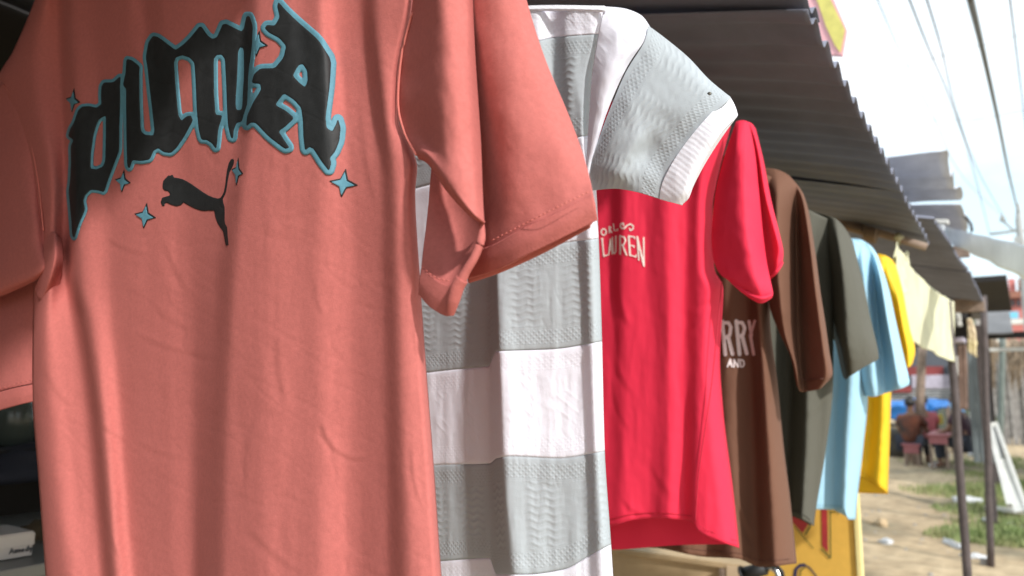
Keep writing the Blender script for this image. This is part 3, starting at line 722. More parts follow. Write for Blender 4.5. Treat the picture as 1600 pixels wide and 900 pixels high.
net(s2, 'cuff', D2, [
 [(1140, 150, -22), (1146, 160, -22), (1151, 172, -22), (1153, 180, -24)],
 [(1106, 182, 2), (1114, 190, 3), (1122, 198, 3), (1128, 206, 0)],
 [(1074, 220, 5), (1084, 228, 6), (1094, 236, 6), (1102, 246, 2)],
 [(1050, 255, 5), (1062, 262, 6), (1076, 270, 6), (1086, 276, 2)],
 [(1034, 288, 3), (1050, 296, 4), (1066, 302, 4), (1078, 300, 0)],
 [(1030, 311, -1), (1044, 315, 0), (1056, 318, 0), (1066, 321, -4)],
], m_krib, 44, 60, wr=.5, seed=33, thick=.004)
net(s2, 'cuff_inside', D2, [
 [(1150, 176, -26), (1152, 182, -34)],
 [(1126, 204, -4), (1130, 212, -20)],
 [(1100, 244, -2), (1103, 254, -22)],
 [(1084, 275, -2), (1084, 290, -24)],
 [(1076, 299, -4), (1076, 310, -26)],
 [(1064, 320, -8), (1068, 318, -26)],
], m_krib, 10, 30, wr=.2, seed=34)
bm = bmesh.new(); bmesh.ops.create_cone(bm, segments=16, radius1=.0024, radius2=.0018, depth=.0015, cap_ends=True)
bmesh.ops.rotate(bm, cent=(0, 0, 0), matrix=Matrix.Rotation(rad(90), 3, 'X'), verts=bm.verts)
bmesh.ops.translate(bm, vec=P(1108, 147, D2+.0055), verts=bm.verts)
link('metal_stud', bm_mesh(bm), mat('dull_stud', (.12, .11, .09), .4, metal=.6), s2)

# =================================================================== farther shirts
def hanger(x, y, z, label):
    h = empty('wire_hanger', (x, y, z), label, 'hanger', 'hangers on the stall rail')
    bm = bmesh.new()
    hook = [(x+.018*math.cos(a), y, z+.002+.018*math.sin(a)) for a in np.linspace(rad(-60), rad(200), 12)]
    tube(bm, [(x, y, z-.07), (x, y, z-.03)]+hook, .0015, 6); link('hook', bm_mesh(bm), m_rail, h)
    bm = bmesh.new(); tube(bm, [(x-.20, y, z-.135), (x, y, z-.07), (x+.20, y, z-.135), (x-.20, y, z-.137)], .0018, 6); link('shoulder_wire', bm_mesh(bm), m_rail, h)

# ---- red
D3 = 1.10
s3 = empty('red_tshirt', (-.62, D3, 1.30), 'bright red t-shirt with cream chest lettering, between the striped and the brown ones', 't-shirt', 'shirts hung along the stall front')
cols3 = [
 [(170, 740, -10), (900, 740, -10)],
 [(170, 830, 4), (900, 830, 4)],
 [(170, 905, -8), (330, 900, -6), (900, 890, -2)],
 [(170, 955, -10), (330, 950, -10), (420, 955, -10), (600, 955, -4), (900, 940, -2)],
 [(170, 985, 4), (330, 975, 6), (420, 972, 6), (600, 975, 4), (900, 970, 6)],
 [(170, 1020, -4), (330, 1012, 0), (420, 1015, 0), (600, 1020, 2), (900, 1010, -6)],
 [(170, 1050, 8), (330, 1040, 8), (600, 1045, 8), (900, 1045, 8)],
 [(170, 1080, -6), (330, 1075, -6), (600, 1070, -4), (780, 1070, -8), (900, 1070, -10)],
 [(170, 1105, 6), (330, 1095, 4), (600, 1092, 8), (780, 1086, 12), (900, 1086, 14)],
 [(170, 1150, 0), (250, 1128, -4), (330, 1113, -8), (420, 1116, -8), (450, 1130, -6), (560, 1125, -4), (640, 1130, 0), (760, 1145, 2), (900, 1160, 2)],
]
S3 = Surf(D3, cols3, seed=41, wr=.5, blur=3, hs=.95)
S3.creases = [(960, 560, 990, 620, .9, 6), (955, 600, 985, 680, .7, 5), (1090, 480, 1128, 445, 2, 5), (1075, 520, 1120, 470, 1.6, 5), (960, 430, 985, 520, 1.2, 6), (1000, 700, 1060, 790, .7, 8), (970, 780, 1010, 808, 1.4, 5)]
garment_body(s3, 'body', S3, [(740, 150), (1000, 160), (1155, 200)], [(740, 835), (955, 822), (992, 812), (1030, 810), (1080, 815), (1092, 832), (1160, 858)],
             m_red, 130, 130, E=.05, T=.06, ek=.85, backhem=[(740, 865), (960, 859), (1080, 851), (1160, 850)], inset=.02)
net(s3, 'sleeve', D3, [
 [(1150, 190, -6), (1156, 188, -6), (1163, 188, -8), (1170, 191, -16)],
 [(1133, 240, -10), (1150, 236, 16), (1164, 236, 14), (1180, 240, -16)],
 [(1118, 300, -12), (1142, 296, 16), (1162, 292, 22), (1186, 300, -14)],
 [(1112, 360, -12), (1134, 356, 14), (1164, 352, 28), (1192, 362, -12)],
 [(1113, 396, -10), (1138, 398, 12), (1170, 398, 30), (1198, 408, -8)],
 [(1120, 420, -4), (1146, 424, 18), (1176, 426, 30), (1204, 438, -4)],
 [(1129, 432, 2), (1156, 444, 20), (1184, 452, 26), (1208, 458, -4)],
 [(1134, 434, -8), (1160, 458, 6), (1188, 474, 12), (1206, 466, -8)],
], m_red, 60, 70, wr=.9, seed=42, thick=.002)
net(s3, 'sleeve', D3, [
 [(1160, 189, -14), (1168, 190, -16), (1175, 193, -22), (1181, 201, -36)],
 [(1168, 240, -26), (1178, 240, -28), (1186, 242, -18), (1193, 250, -40)],
 [(1176, 300, -34), (1186, 300, -34), (1196, 304, -18), (1205, 312, -40)],
 [(1182, 350, -40), (1194, 350, -36), (1208, 352, -16), (1217, 360, -36)],
 [(1186, 390, -42), (1198, 390, -36), (1216, 386, -12), (1224, 392, -30)],
 [(1190, 420, -42), (1201, 416, -34), (1214, 408, -14), (1223, 408, -26)],
 [(1192, 442, -42), (1200, 436, -34), (1212, 426, -20), (1221, 414, -28)],
], m_red, 50, 50, wr=.8, seed=44, thick=.002)
net(s3, 'sleeve_lining', D3, [
 [(1198, 440, -34), (1212, 428, -22), (1222, 414, -30)],
 [(1196, 438, -60), (1208, 424, -60), (1216, 408, -55)]], m_red, 20, 6, wr=.2, seed=45)
roll(s3, 'cuff_edge', D3, [(1142, 440, 10), (1164, 456, 18), (1188, 466, 20), (1206, 461, 4)], [.0016, .003, .003, .002], m_red)
roll(s3, 'cuff_edge', D3, [(1199, 436, -30), (1213, 424, -18), (1223, 410, -26)], [.0016, .0026, .0016], m_red)
roll(s3, 'side_seam', D3, [(1128, 440, 3), (1112, 600, 12), (1092, 740, 14), (1087, 815, 14)], [.0008, .0008], mat('dark_red_thread', (.5, .012, .04), .7), 6)
stitches(s3, D3, [(1094, 822, 17), (1120, 834, 8), (1154, 846, -14)], step=5, ln=3, r=.0005, mt=mat('dark_red_thread', (.5, .012, .04), .7))
t3 = lambda p: cmap(p, 930, 330, 9.0)
st3 = {
 'L': [(2.3, t3([(98, 385), (122, 632)])), (1.8, t3([(122, 632), (185, 612)])), (1.4, t3([(85, 388), (112, 384)]))],
 'A': [(1.6, t3([(192, 612), (212, 395)])), (2.0, t3([(212, 395), (240, 600)])), (1.2, t3([(200, 540), (228, 535)]))],
 'U': [(2.2, t3([(240, 372), (250, 570), (268, 598), (288, 570), (290, 352)]))],
 'R': [(2.8, t3([(348, 348), (352, 602)])), (2.2, t3([(350, 352), (408, 362), (428, 410), (402, 470), (355, 480)])), (2.8, t3([(388, 480), (438, 610)]))],
 'E': [(3.0, t3([(472, 352), (490, 618)])), (2.0, t3([(470, 350), (552, 362), (556, 385)])), (1.8, t3([(480, 478), (545, 488), (546, 510)])), (2.0, t3([(488, 615), (572, 642), (578, 615)]))],
 'N': [(2.4, t3([(592, 360), (614, 685)])), (2.8, t3([(592, 362), (684, 760)])), (2.2, t3([(682, 372), (688, 772)]))],
 'O': [(2.0, t3([(120+34*math.cos(a), 292+44*math.sin(a)) for a in np.linspace(0, 2*math.pi, 18)]))],
 'r': [(1.6, t3([(194, 215), (200, 305)])), (1.3, t3([(194, 213), (222, 228), (200, 262)])), (1.6, t3([(204, 260), (236, 300)]))],
 'l': [(1.8, t3([(255, 175), (266, 272)])), (1.8, t3([(266, 272), (312, 268), (316, 250)]))],
 's': [(2.2, t3([(402, 205), (392, 168), (360, 178), (352, 215), (375, 242), (412, 240), (450, 200), (495, 180), (535, 205), (532, 250), (500, 270), (482, 245)]))],
}
place3 = lambda x, y, l: Pn(x, y, S3.d-S3.h(x, y)-l)
for k, st in st3.items():
    ax = [q[0] for w, pts in st for q in pts]; ay = [q[1] for w, pts in st for q in pts]
    link('printed_scroll' if k == 's' else 'printed_letter', print_mesh(lambda x, y: sdf_strokes(x, y, st), (min(ax)-3, min(ay)-3, max(ax)+3, max(ay)+3), .7, place3, (0, 0), .0012), m_redprint, s3)

# ---- brown
D4 = 1.36
s4 = empty('brown_tshirt', (-.62, D4, 1.30), 'chocolate brown t-shirt with faded white block letters, behind the red one', 't-shirt', 'shirts hung along the stall front')
cols4 = [
 [(240, 850, -10), (930, 850, -10)],
 [(240, 950, 5), (930, 950, 5)],
 [(240, 1030, -4), (930, 1030, -6)],
 [(240, 1080, 6), (930, 1070, 6)],
 [(240, 1110, -8), (500, 1112, -6), (930, 1108, -6)],
 [(240, 1135, -2), (500, 1135, -2), (930, 1145, 8)],
 [(240, 1160, -8), (450, 1168, -8), (600, 1176, -10), (930, 1186, -12)],
 [(240, 1180, 4), (450, 1186, 6), (600, 1194, 10), (930, 1212, 14)],
 [(240, 1230, 0), (300, 1220, -4), (420, 1205, -4), (490, 1203, -6), (600, 1215, -8), (700, 1225, -8), (780, 1235, -8), (930, 1250, -8)],
]
S4 = Surf(D4, cols4, seed=51, wr=.8, blur=2, hs=2.4)
S4.creases = [(1170, 560, 1205, 500, 2.5, 5), (1150, 780, 1190, 860, 2.5, 6), (1140, 700, 1165, 830, 2, 6), (1050, 845, 1075, 862, 2.5, 3), (1080, 848, 1100, 868, 2.5, 3)]
garment_body(s4, 'body', S4, [(850, 215), (1100, 235), (1235, 290)], [(850, 850), (1020, 856), (1100, 870), (1152, 873), (1190, 886), (1250, 880)],
             m_brown, 110, 110, E=.05, T=.06, ek=.88, backhem=[(850, 835), (1250, 850)], inset=.02)
net(s4, 'sleeve', D4, [
 [(1192, 262, -10), (1212, 264, -8), (1230, 272, -12), (1242, 284, -18), (1250, 294, -20), (1256, 304, -34)],
 [(1196, 300, 0), (1214, 300, 12), (1232, 300, -2), (1244, 304, -12), (1256, 316, 0), (1264, 332, -24)],
 [(1200, 380, 0), (1214, 372, 18), (1236, 370, -4), (1246, 374, -16), (1266, 384, 10), (1274, 394, -16)],
 [(1198, 440, 2), (1216, 430, 22), (1236, 430, 0), (1247, 434, -16), (1273, 446, 14), (1282, 456, -14)],
 [(1204, 484, 0), (1220, 478, 20), (1238, 480, 0), (1248, 484, -16), (1279, 494, 14), (1289, 500, -14)],
 [(1216, 516, 2), (1226, 520, 14), (1240, 526, 0), (1249, 532, -14), (1286, 546, 14), (1296, 550, -14)],
 [(1236, 560, 2), (1242, 572, 8), (1248, 576, -2), (1253, 582, -12), (1290, 584, 12), (1301, 584, -12)],
 [(1244, 600, -2), (1248, 608, 2), (1252, 612, -4), (1258, 612, -10), (1280, 608, 4), (1288, 602, -14)],
], m_brown, 80, 80, wr=.8, seed=52, back=.03, hs=2.3)
t4 = lambda p: cmap(p, 1100, 440, 5.625)
st4 = [
 [(5.8, t4([(160, 350), (186, 640)])), (5.2, t4([(160, 362), (215, 362), (236, 400), (226, 470), (190, 492)])), (5.8, t4([(214, 490), (252, 638)]))],
 [(6.0, t4([(284, 348), (312, 638)])), (5.2, t4([(288, 360), (336, 360), (358, 408), (344, 465), (308, 482)])), (5.8, t4([(336, 482), (376, 632)]))],
 [(4.8, t4([(396, 350), (418, 470)])), (4.0, t4([(446, 345), (412, 460)])), (4.8, t4([(408, 470), (436, 640)]))],
 [(2.6, t4([(206, 748), (232, 682)])), (2.6, t4([(232, 682), (246, 748)])), (2.0, t4([(216, 728), (240, 728)]))],
 [(2.6, t4([(264, 750), (264, 686)])), (2.6, t4([(264, 686), (300, 750)])), (2.6, t4([(300, 750), (302, 684)]))],
 [(2.6, t4([(318, 686), (322, 750)])), (2.4, t4([(318, 686), (346, 694), (354, 722), (344, 746), (322, 750)]))],
]
place4 = lambda x, y, l: Pn(x, y, S4.d-S4.h(x, y)-l)
for st in st4:
    ax = [q[0] for w, pts in st for q in pts]; ay = [q[1] for w, pts in st for q in pts]
    link('printed_letter', print_mesh(lambda x, y: sdf_strokes(x, y, st), (min(ax)-4, min(ay)-4, max(ax)+4, max(ay)+4), 1.0, place4, (0, 0), .0014), m_brownprint, s4)

# ---- dark olive
D5 = 1.68
s5 = empty('dark_olive_tshirt', (-.62, D5, 1.35), 'dark olive, nearly black t-shirt with a wide sleeve, between the brown and light blue ones', 't-shirt', 'shirts hung along the stall front')
cols5 = [
 [(320, 960, -10), (900, 960, -10)],
 [(320, 1060, 4), (900, 1060, 4)],
 [(320, 1150, -6), (900, 1140, -6)],
 [(320, 1200, 4), (900, 1195, 4)],
 [(320, 1236, -12), (500, 1234, -12), (900, 1226, -12)],
 [(320, 1262, 8), (500, 1262, 8), (620, 1262, 8), (900, 1250, 14)],
 [(320, 1285, -2), (500, 1285, -6), (620, 1284, -6), (900, 1262, -8)],
 [(320, 1300, 0), (400, 1303, -4), (600, 1302, -4), (700, 1291, -4), (820, 1272, -4), (900, 1266, -4)],
]
S5 = Surf(D5, cols5, seed=61, wr=.8, blur=1, hs=4)
S5.creases = [(1250, 660, 1300, 610, 3, 5), (1245, 740, 1275, 700, 3, 5)]
garment_body(s5, 'body', S5, [(960, 285), (1200, 305), (1302, 345)], [(960, 810), (1236, 806), (1255, 812), (1275, 824)], m_olive, 90, 100, E=.05, T=.06, ek=.86, inset=.03)
net(s5, 'sleeve', D5, [
 [(1262, 328, -22), (1284, 334, -12), (1306, 342, -4), (1320, 356, -16), (1332, 376, -40)],
 [(1264, 380, -30), (1288, 380, -16), (1310, 384, 12), (1324, 392, 0), (1340, 406, -34)],
 [(1268, 430, -34), (1294, 430, -18), (1316, 436, 16), (1334, 440, 4), (1351, 450, -30)],
 [(1272, 480, -36), (1298, 480, -22), (1319, 486, 18), (1342, 492, 6), (1360, 496, -26)],
 [(1284, 515, -36), (1304, 520, -24), (1321, 526, 18), (1350, 536, 4), (1371, 542, -24)],
 [(1298, 518, -34), (1312, 548, -24), (1325, 556, 14), (1350, 558, 2), (1373, 556, -22)],
 [(1302, 516, -34), (1318, 590, -26), (1329, 587, 4), (1350, 574, -2), (1372, 562, -20)],
], m_olive, 70, 70, wr=.9, seed=62, back=.03, hs=3.2)

# ---- light blue
D6 = 1.96
s6 = empty('light_blue_tshirt', (-.62, D6, 1.35), 'light sky blue t-shirt with a broad sleeve, between the dark olive and yellow ones', 't-shirt', 'shirts hung along the stall front')
cols6 = [
 [(360, 1040, -10), (880, 1040, -10)],
 [(360, 1150, 4), (880, 1140, 4)],
 [(360, 1240, -6), (880, 1230, -6)],
 [(360, 1285, 4), (880, 1270, 6)],
 [(360, 1312, -6), (500, 1312, -6), (700, 1304, -4), (880, 1298, -6)],
 [(360, 1334, 10), (500, 1332, 8), (700, 1322, 10), (880, 1318, 12)],
 [(360, 1350, 4), (620, 1356, 0), (700, 1349, 0), (800, 1338, 0), (880, 1334, 0)],
]
S6 = Surf(D6, cols6, seed=71, wr=.8, blur=1, hs=2.8)
garment_body(s6, 'body', S6, [(1040, 340), (1250, 350), (1350, 380)], [(1040, 785), (1275, 796), (1318, 797), (1326, 812), (1340, 812)], m_cyan, 80, 90, E=.06, T=.06, ek=.82, inset=.03)
net(s6, 'sleeve', D6, [
 [(1330, 372, -8), (1344, 374, -6), (1358, 382, -8), (1366, 390, -24), (1372, 400, -40)],
 [(1332, 430, 0), (1350, 430, 10), (1364, 430, -16), (1376, 436, 14), (1388, 448, -26)],
 [(1336, 490, 0), (1356, 490, 8), (1370, 490, -18), (1386, 496, 14), (1400, 502, -26)],
 [(1342, 550, 0), (1362, 550, 6), (1378, 552, -14), (1396, 552, 12), (1412, 556, -26)],
 [(1348, 598, 0), (1364, 598, 8), (1382, 600, -8), (1404, 598, 10), (1421, 594, -24)],
 [(1352, 618, -6), (1366, 620, 2), (1384, 614, -6), (1406, 608, 4), (1420, 602, -24)],
], m_cyan, 60, 60, wr=.9, seed=72, back=.03, hs=2.2)

# ---- yellow
D7 = 2.26
s7 = empty('yellow_tshirt', (-.62, D7, 1.35), 'bright yellow t-shirt, farthest in the row beside the cream cloth', 't-shirt', 'shirts hung along the stall front')
cols7 = [
 [(380, 1100, -10), (830, 1100, -10)],
 [(380, 1200, 4), (830, 1200, 4)],
 [(380, 1290, -6), (830, 1280, -6)],
 [(380, 1335, 4), (640, 1335, 6), (760, 1336, 6), (830, 1336, 4)],
 [(380, 1355, -4), (640, 1362, -8), (760, 1350, -6), (830, 1350, -6)],
 [(380, 1378, 10), (640, 1380, 10), (760, 1376, 10), (830, 1376, 8)],
 [(380, 1392, 4), (560, 1394, 4), (640, 1392, 4), (760, 1388, 2), (830, 1385, 2)],
]
S7 = Surf(D7, cols7, seed=81, wr=1.0, blur=1, hs=2.5)
S7.creases = [(1350, 720, 1388, 680, 3, 5), (1345, 690, 1380, 640, 3, 5), (1352, 748, 1388, 725, 2.5, 4)]
garment_body(s7, 'body', S7, [(1100, 370), (1300, 380), (1390, 405)], [(1100, 740), (1335, 742), (1352, 748), (1391, 772)], m_yellow, 70, 80, E=.06, T=.06, ek=.82, backhem=[(1100, 765), (1338, 770), (1391, 772)], inset=.03)
net(s7, 'hem_facing', D7, [[(1335, 741, -14), (1354, 749, -14), (1372, 760, -14), (1388, 771, -12)], [(1336, 768, -40), (1350, 769, -40), (1370, 771, -36), (1387, 772, -30)]], m_yellow, 20, 8, wr=.3, seed=83)
net(s7, 'sleeve', D7, [
 [(1366, 396, -8), (1380, 398, -6), (1392, 404, -12), (1400, 414, -36)],
 [(1370, 440, 0), (1388, 440, 10), (1402, 446, 2), (1411, 456, -30)],
 [(1378, 500, 0), (1396, 500, -8), (1410, 505, 12), (1421, 510, -28)],
 [(1390, 545, 0), (1404, 545, -8), (1418, 545, 8), (1430, 546, -26)],
 [(1400, 562, 0), (1410, 575, -4), (1420, 574, 4), (1426, 568, -20)],
], m_yellow, 50, 50, wr=.9, seed=82, back=.03, hs=2)

def hem_seam(par, S, pts, off, col, r=.0006):
    mt_ = mat('thread_'+par.name, col, .85)
    P3 = [tuple(S.pos(a, b-off, .0012)) for a, b in catmull([(a, b, 0) for a, b in pts], 60)[:, :2]]
    bm = bmesh.new(); tube(bm, P3, r, 5); link('hem_seam', bm_mesh(bm), mt_, par)
hem_seam(s3, S3, [(940, 823), (992, 812), (1030, 810), (1080, 815)], 9, (.55, .014, .04))
hem_seam(s4, S4, [(1030, 858), (1100, 869), (1152, 873), (1190, 885), (1236, 882)], 9, (.13, .055, .036))
hem_seam(s5, S5, [(1120, 808), (1236, 806), (1255, 812), (1266, 820)], 8, (.03, .03, .022))
hem_seam(s6, S6, [(1240, 795), (1275, 796), (1318, 798)], 7, (.22, .42, .50))
hem_seam(s7, S7, [(1336, 742), (1352, 748), (1380, 766)], 7, (.6, .3, .01))
roll(s4, 'sleeve_seam', D4, [(1242, 588, 6), (1256, 594, -20), (1284, 592, 24), (1298, 590, -10)], [.001, .001], mat('thread_brown_tshirt', (.08, .03, .02), .85), 5)
roll(s4, 'shoulder_seam', D4, [(1196, 290, 2), (1199, 380, 2), (1197, 440, 5), (1205, 486, 2)], [.0012, .0012], mat('thread_brown_tshirt', (.08, .03, .02), .85), 5)

# =================================================================== rail, hangers, roof
tag(tube_obj('hanging_rail', [(-.62, y, 1.90) for y in (.05, 1.5, 3.2)], .011, m_rail), 'grey steel pipe rail under the roof carrying the row of shirts', 'rail')
for y_, lb in [(D1+.03, 'coral'), (D2+.03, 'striped knit'), (D3+.03, 'red'), (D4+.03, 'brown'), (D5+.03, 'dark olive'), (D6+.03, 'light blue'), (D7+.03, 'yellow')]:
    hanger(-.62, y_, 1.885, 'grey wire hanger holding the %s t-shirt' % lb)

SL = math.tan(rad(15.6))
EA, EB = P(1272, 30, 1.12), P(1449, 368, 2.68)
def eave(y): return EA+(EB-EA)*((y-EA.y)/(EB.y-EA.y))
def roof_sheet(name, parent, y0, y1, per=.080, amp=.011, x1=-2.7, sl=SL, mt=m_metalroof, dz=0.0, nx=14, sag=.004, seed=1, phase=0, jag=0.0):
    ny = int((y1-y0)/per*12)+1
    ys = np.linspace(y0, y1, ny); us = np.linspace(0, 1, nx)**2.2
    V = []
    for j, y in enumerate(ys):
        ev = eave(y); x0, z0 = ev.x, ev.z
        jj = jag*fbm2(np.array([y*3.0]), np.array([seed*1.7]), seed, 2)[0]
        for u in us:
            x = (x0+jj)+(x1-x0)*u
            z = z0+dz+(x0-x)*sl+amp*(.05+1.15*math.exp(-(x0-x)/.10))*math.sin(2*math.pi*(y+phase)/per)
            z += sag*float(fbm2(np.array([x*2.2]), np.array([y*2.0]), seed, 2)[0])
            V.append((x, y, z))
    f = [(j*nx+i, j*nx+i+1, (j+1)*nx+i+1, (j+1)*nx+i) for j in range(ny-1) for i in range(nx-1)]
    o = link(name, mesh(V, f), mt, parent)
    s = o.modifiers.new('thick', 'SOLIDIFY'); s.thickness = .0012
    return o
rf = empty('stall_roof', (-.3, 0, 2.0), 'grey corrugated metal roof with a serrated eave directly above the hanging shirts', 'roof')
roof_sheet('roof_sheet', rf, -1.6, .45, seed=1, dz=.0)
roof_sheet('roof_sheet', rf, .36, 1.16, seed=2, dz=.012)
roof_sheet('roof_sheet', rf, 1.08, 2.15, seed=3, dz=-.006)
roof_sheet('roof_sheet', rf, 2.08, 2.72, seed=4, dz=-.014, sag=.004)
# slanting batten under the eave, lashed with rag
bt = empty('wooden_batten', PX(1450, 385, -.25), 'weathered wooden batten with a lashed splice slanting under the eave', 'batten')
def dtube(name, pts, r, mt, par, seg=7):
    return tube_obj(name, pts, r, mt, par, seg)
a_, b_ = P(1270, 333, 2.55), P(1448, 386, 2.62)
dtube('stick', [a_, a_.lerp(b_, .4), a_.lerp(b_, .75), b_], [.012, .014, .013, .013], m_wood, bt)
a2, b2 = P(1312, 352, 2.53), P(1372, 370, 2.56)
dtube('stick', [a2, b2], [.010, .011], m_wood, bt)
bm = bmesh.new()
for k in range(4):
    c = P(1352+k*5, 364+k*1.6, 2.55); pts = [c+Vector((0.003*math.sin(t), .018*math.cos(t), .02*math.sin(t))) for t in np.linspace(0, 2*math.pi, 10)]
    tube(bm, pts, .006, 5)
link('lashing', bm_mesh(bm), m_wood, bt)

# bent sheet roof behind (higher, paler)
r2 = empty('bent_roof', (-.3, 4.4, 2.3), 'pale bent corrugated roof sheet sticking out above the stall eave', 'roof')
def freeform(name, parent, quad, nu, nv, amp, per, mt, seed=0, solid=.002, jag=0):
    """corrugated sheet between four world corners (a-b near edge... ridges run a->b)"""
    a, b, c, d_ = [Vector(q) for q in quad]
    nrm = (b-a).cross(d_-a).normalized(); L = (d_-a).length
    V = []
    for j in range(nv+1):
        v = j/nv
        for i in range(nu+1):
            u = i/nu
            if jag: uu = u*(1+jag*float(fbm2(np.array([v*5]), np.array([seed]), seed, 2)[0]))
            else: uu = u
            p = a.lerp(b, uu).lerp(d_.lerp(c, uu), v)
            w = amp*math.sin(2*math.pi*v*L/per)+amp*.7*float(fbm2(np.array([u*2+seed]), np.array([v*4]), seed, 2)[0])
            V.append(p+nrm*w)
    f = [(j*(nu+1)+i, j*(nu+1)+i+1, (j+1)*(nu+1)+i+1, (j+1)*(nu+1)+i) for j in range(nv) for i in range(nu)]
    o = link(name, mesh(V, f), mt, parent); s = o.modifiers.new('thick', 'SOLIDIFY'); s.thickness = solid
    return o
freeform('roof_sheet', r2, [P(1250, 262, 3.4), P(1482, 243, 3.4), P(1500, 312, 4.45), P(1330, 316, 4.45)], 14, 60, .022, .36, m_metalroof2, 3, jag=.03)
freeform('roof_sheet', r2, [P(1330, 322, 4.5), P(1502, 318, 4.5), P(1512, 372, 5.6), P(1360, 372, 5.6)], 14, 60, .022, .36, m_metalroof2, 5, jag=.03)
# next length of the row's roof, lower and darker
r3 = empty('far_stall_roof', (-.25, 4.5, 2.0), 'dark corrugated roof of the next stalls beyond the yellow t-shirt', 'roof')
freeform('roof_sheet', r3, [(-2.4, 2.98, 2.50), (-.22, 2.98, 1.985), (-.21, 4.9, 2.04), (-2.4, 4.9, 2.55)], 12, 110, .010, .09, m_metalroof, 7)
freeform('roof_sheet', r3, [(-2.4, 4.86, 2.53), (-.20, 4.86, 2.02), (-.205, 6.72, 2.02), (-2.4, 6.72, 2.53)], 12, 110, .010, .09, m_metalroof, 8)
box_obj('end_beam', (-1.25, 6.66, 2.0), (2.1, .07, .10), m_wood, r3)
box_obj('rafter', (-1.25, 4.95, 2.16), (2.1, .05, .07), m_wood, r3, rot=Matrix.Rotation(rad(-.01), 3, 'Y'))

# pale sheet jutting over the lane with its end bracket
r4 = empty('jutting_awning', P(1500, 390, 4.2), 'pale grey metal awning sheet jutting over the lane at right', 'awning')
freeform('awning_sheet', r4, [P(1462, 352, 4.4), P(1466, 372, 4.4), P(1640, 455, 2.6), P(1640, 392, 2.6)], 8, 40, .004, .4, m_steel, 9)
freeform('awning_sheet', r4, [P(1538, 374, 3.9), P(1528, 384, 3.9), P(1640, 418, 2.7), P(1640, 388, 2.7)], 6, 30, .006, .5, m_metalroof2, 10)
box_obj('bracket', P(1462, 347, 4.1), (.11, .05, .02), m_whitepl, r4, rot=Matrix.Rotation(rad(8), 3, 'Y'))
box_obj('bracket', P(1460, 360, 4.1), (.085, .05, .055), m_steel, r4, rot=Matrix.Rotation(rad(12), 3, 'Y'))
tube_obj('clamp', [P(1455, 366, 4.05), P(1462, 376, 4.05)], .012, m_whitepl, r4)
tag(tube_obj('loose_wire', [P(a, b, 4.8) for a, b in [(1502, 335), (1510, 340), (1517, 350), (1519, 360), (1514, 370), (1509, 373)]], .008, m_wire), 'short black loop of wire at the edge of the bent roof', 'wire')

# pink and yellow hexagonal sign above the eave
sg = empty('roof_sign', P(1295, 40, 2.6), 'pink sign with yellow middle standing above the corrugated eave', 'sign')
def flat_poly(name, pix, d, mt, parent, th=.02, dd=0):
    bm = bmesh.new(); f = bm.faces.new([bm.verts.new(P(a, b, d+dd)) for a, b in pix])
    r = bmesh.ops.extrude_face_region(bm, geom=[f]); bmesh.ops.translate(bm, vec=(0, th, 0), verts=[v for v in r['geom'] if isinstance(v, bmesh.types.BMVert)])
    return link(name, bm_mesh(bm), mt, parent, smooth=False)
flat_poly('sign_board', [(1150, -60), (1280, -60), (1303, 0), (1323, 46), (1316, 86), (1280, 84), (1180, 60)], 2.6, m_flex, sg)
flat_poly('yellow_field', [(1240, -60), (1266, -60), (1300, 4), (1320, 46), (1313, 82), (1304, 70), (1290, 40), (1278, 4)], 2.6, m_flexy, sg, th=.003, dd=-.006)

for px_ in (1185, 1262):
    q_ = P(px_, 20, 2.63); zr = eave(2.63).z+(eave(2.63).x-q_.x)*SL
    tube_obj('sign_support', [(q_.x, 2.64, zr), (q_.x, 2.64, q_.z)], .012, m_post, sg, 8)
# =================================================================== cream cloth hung beyond the shirts
cc = empty('cream_cloth', PX(1440, 480, -.30), 'pale yellow green cloth strung along the stall front past the yellow t-shirt', 'cloth')
def cloth_x(name, X, corners, mt, parent, nu=60, nv=40, amp=.012, seed=0):
    """cloth near the plane X=const between photo pixels: [top-left, top-right, bottom-right, bottom-left]"""
    a, b, c, d_ = [PX(q[0], q[1], X) for q in corners]
    V = []
    for j in range(nv+1):
        for i in range(nu+1):
            u, v = i/nu, j/nv
            p = a.lerp(b, u).lerp(d_.lerp(c, u), v)
            w = amp*float(fbm2(np.array([u*9+seed]), np.array([v*1.4]), seed, 3)[0])*(.4+v)
            p = p+Vector((w, 0, -.02*math.sin(math.pi*u)*(1-v)))
            V.append(p)
    f = [(j*(nu+1)+i, j*(nu+1)+i+1, (j+1)*(nu+1)+i+1, (j+1)*(nu+1)+i) for j in range(nv) for i in range(nu)]
    o = link(name, mesh(V, f), mt, parent); s = o.modifiers.new('thick', 'SOLIDIFY'); s.thickness = .0015
    return o
cloth_x('main_sheet', -.275, [(1402, 395), (1490, 472), (1489, 566), (1404, 525)], m_mesh_cloth, cc, amp=.007, seed=2)
cloth_x('gathered_top', -.285, [(1398, 378), (1418, 392), (1420, 420), (1398, 470)], m_mesh_cloth, cc, 24, 24, .02, seed=4)
bm = bmesh.new(); tube(bm, [P(1402, 366, 2.6), P(1405, 372, 2.59), P(1403, 382, 2.6)], [.008, .016, .010], 8); link('knot', bm_mesh(bm), m_mesh_cloth, cc)

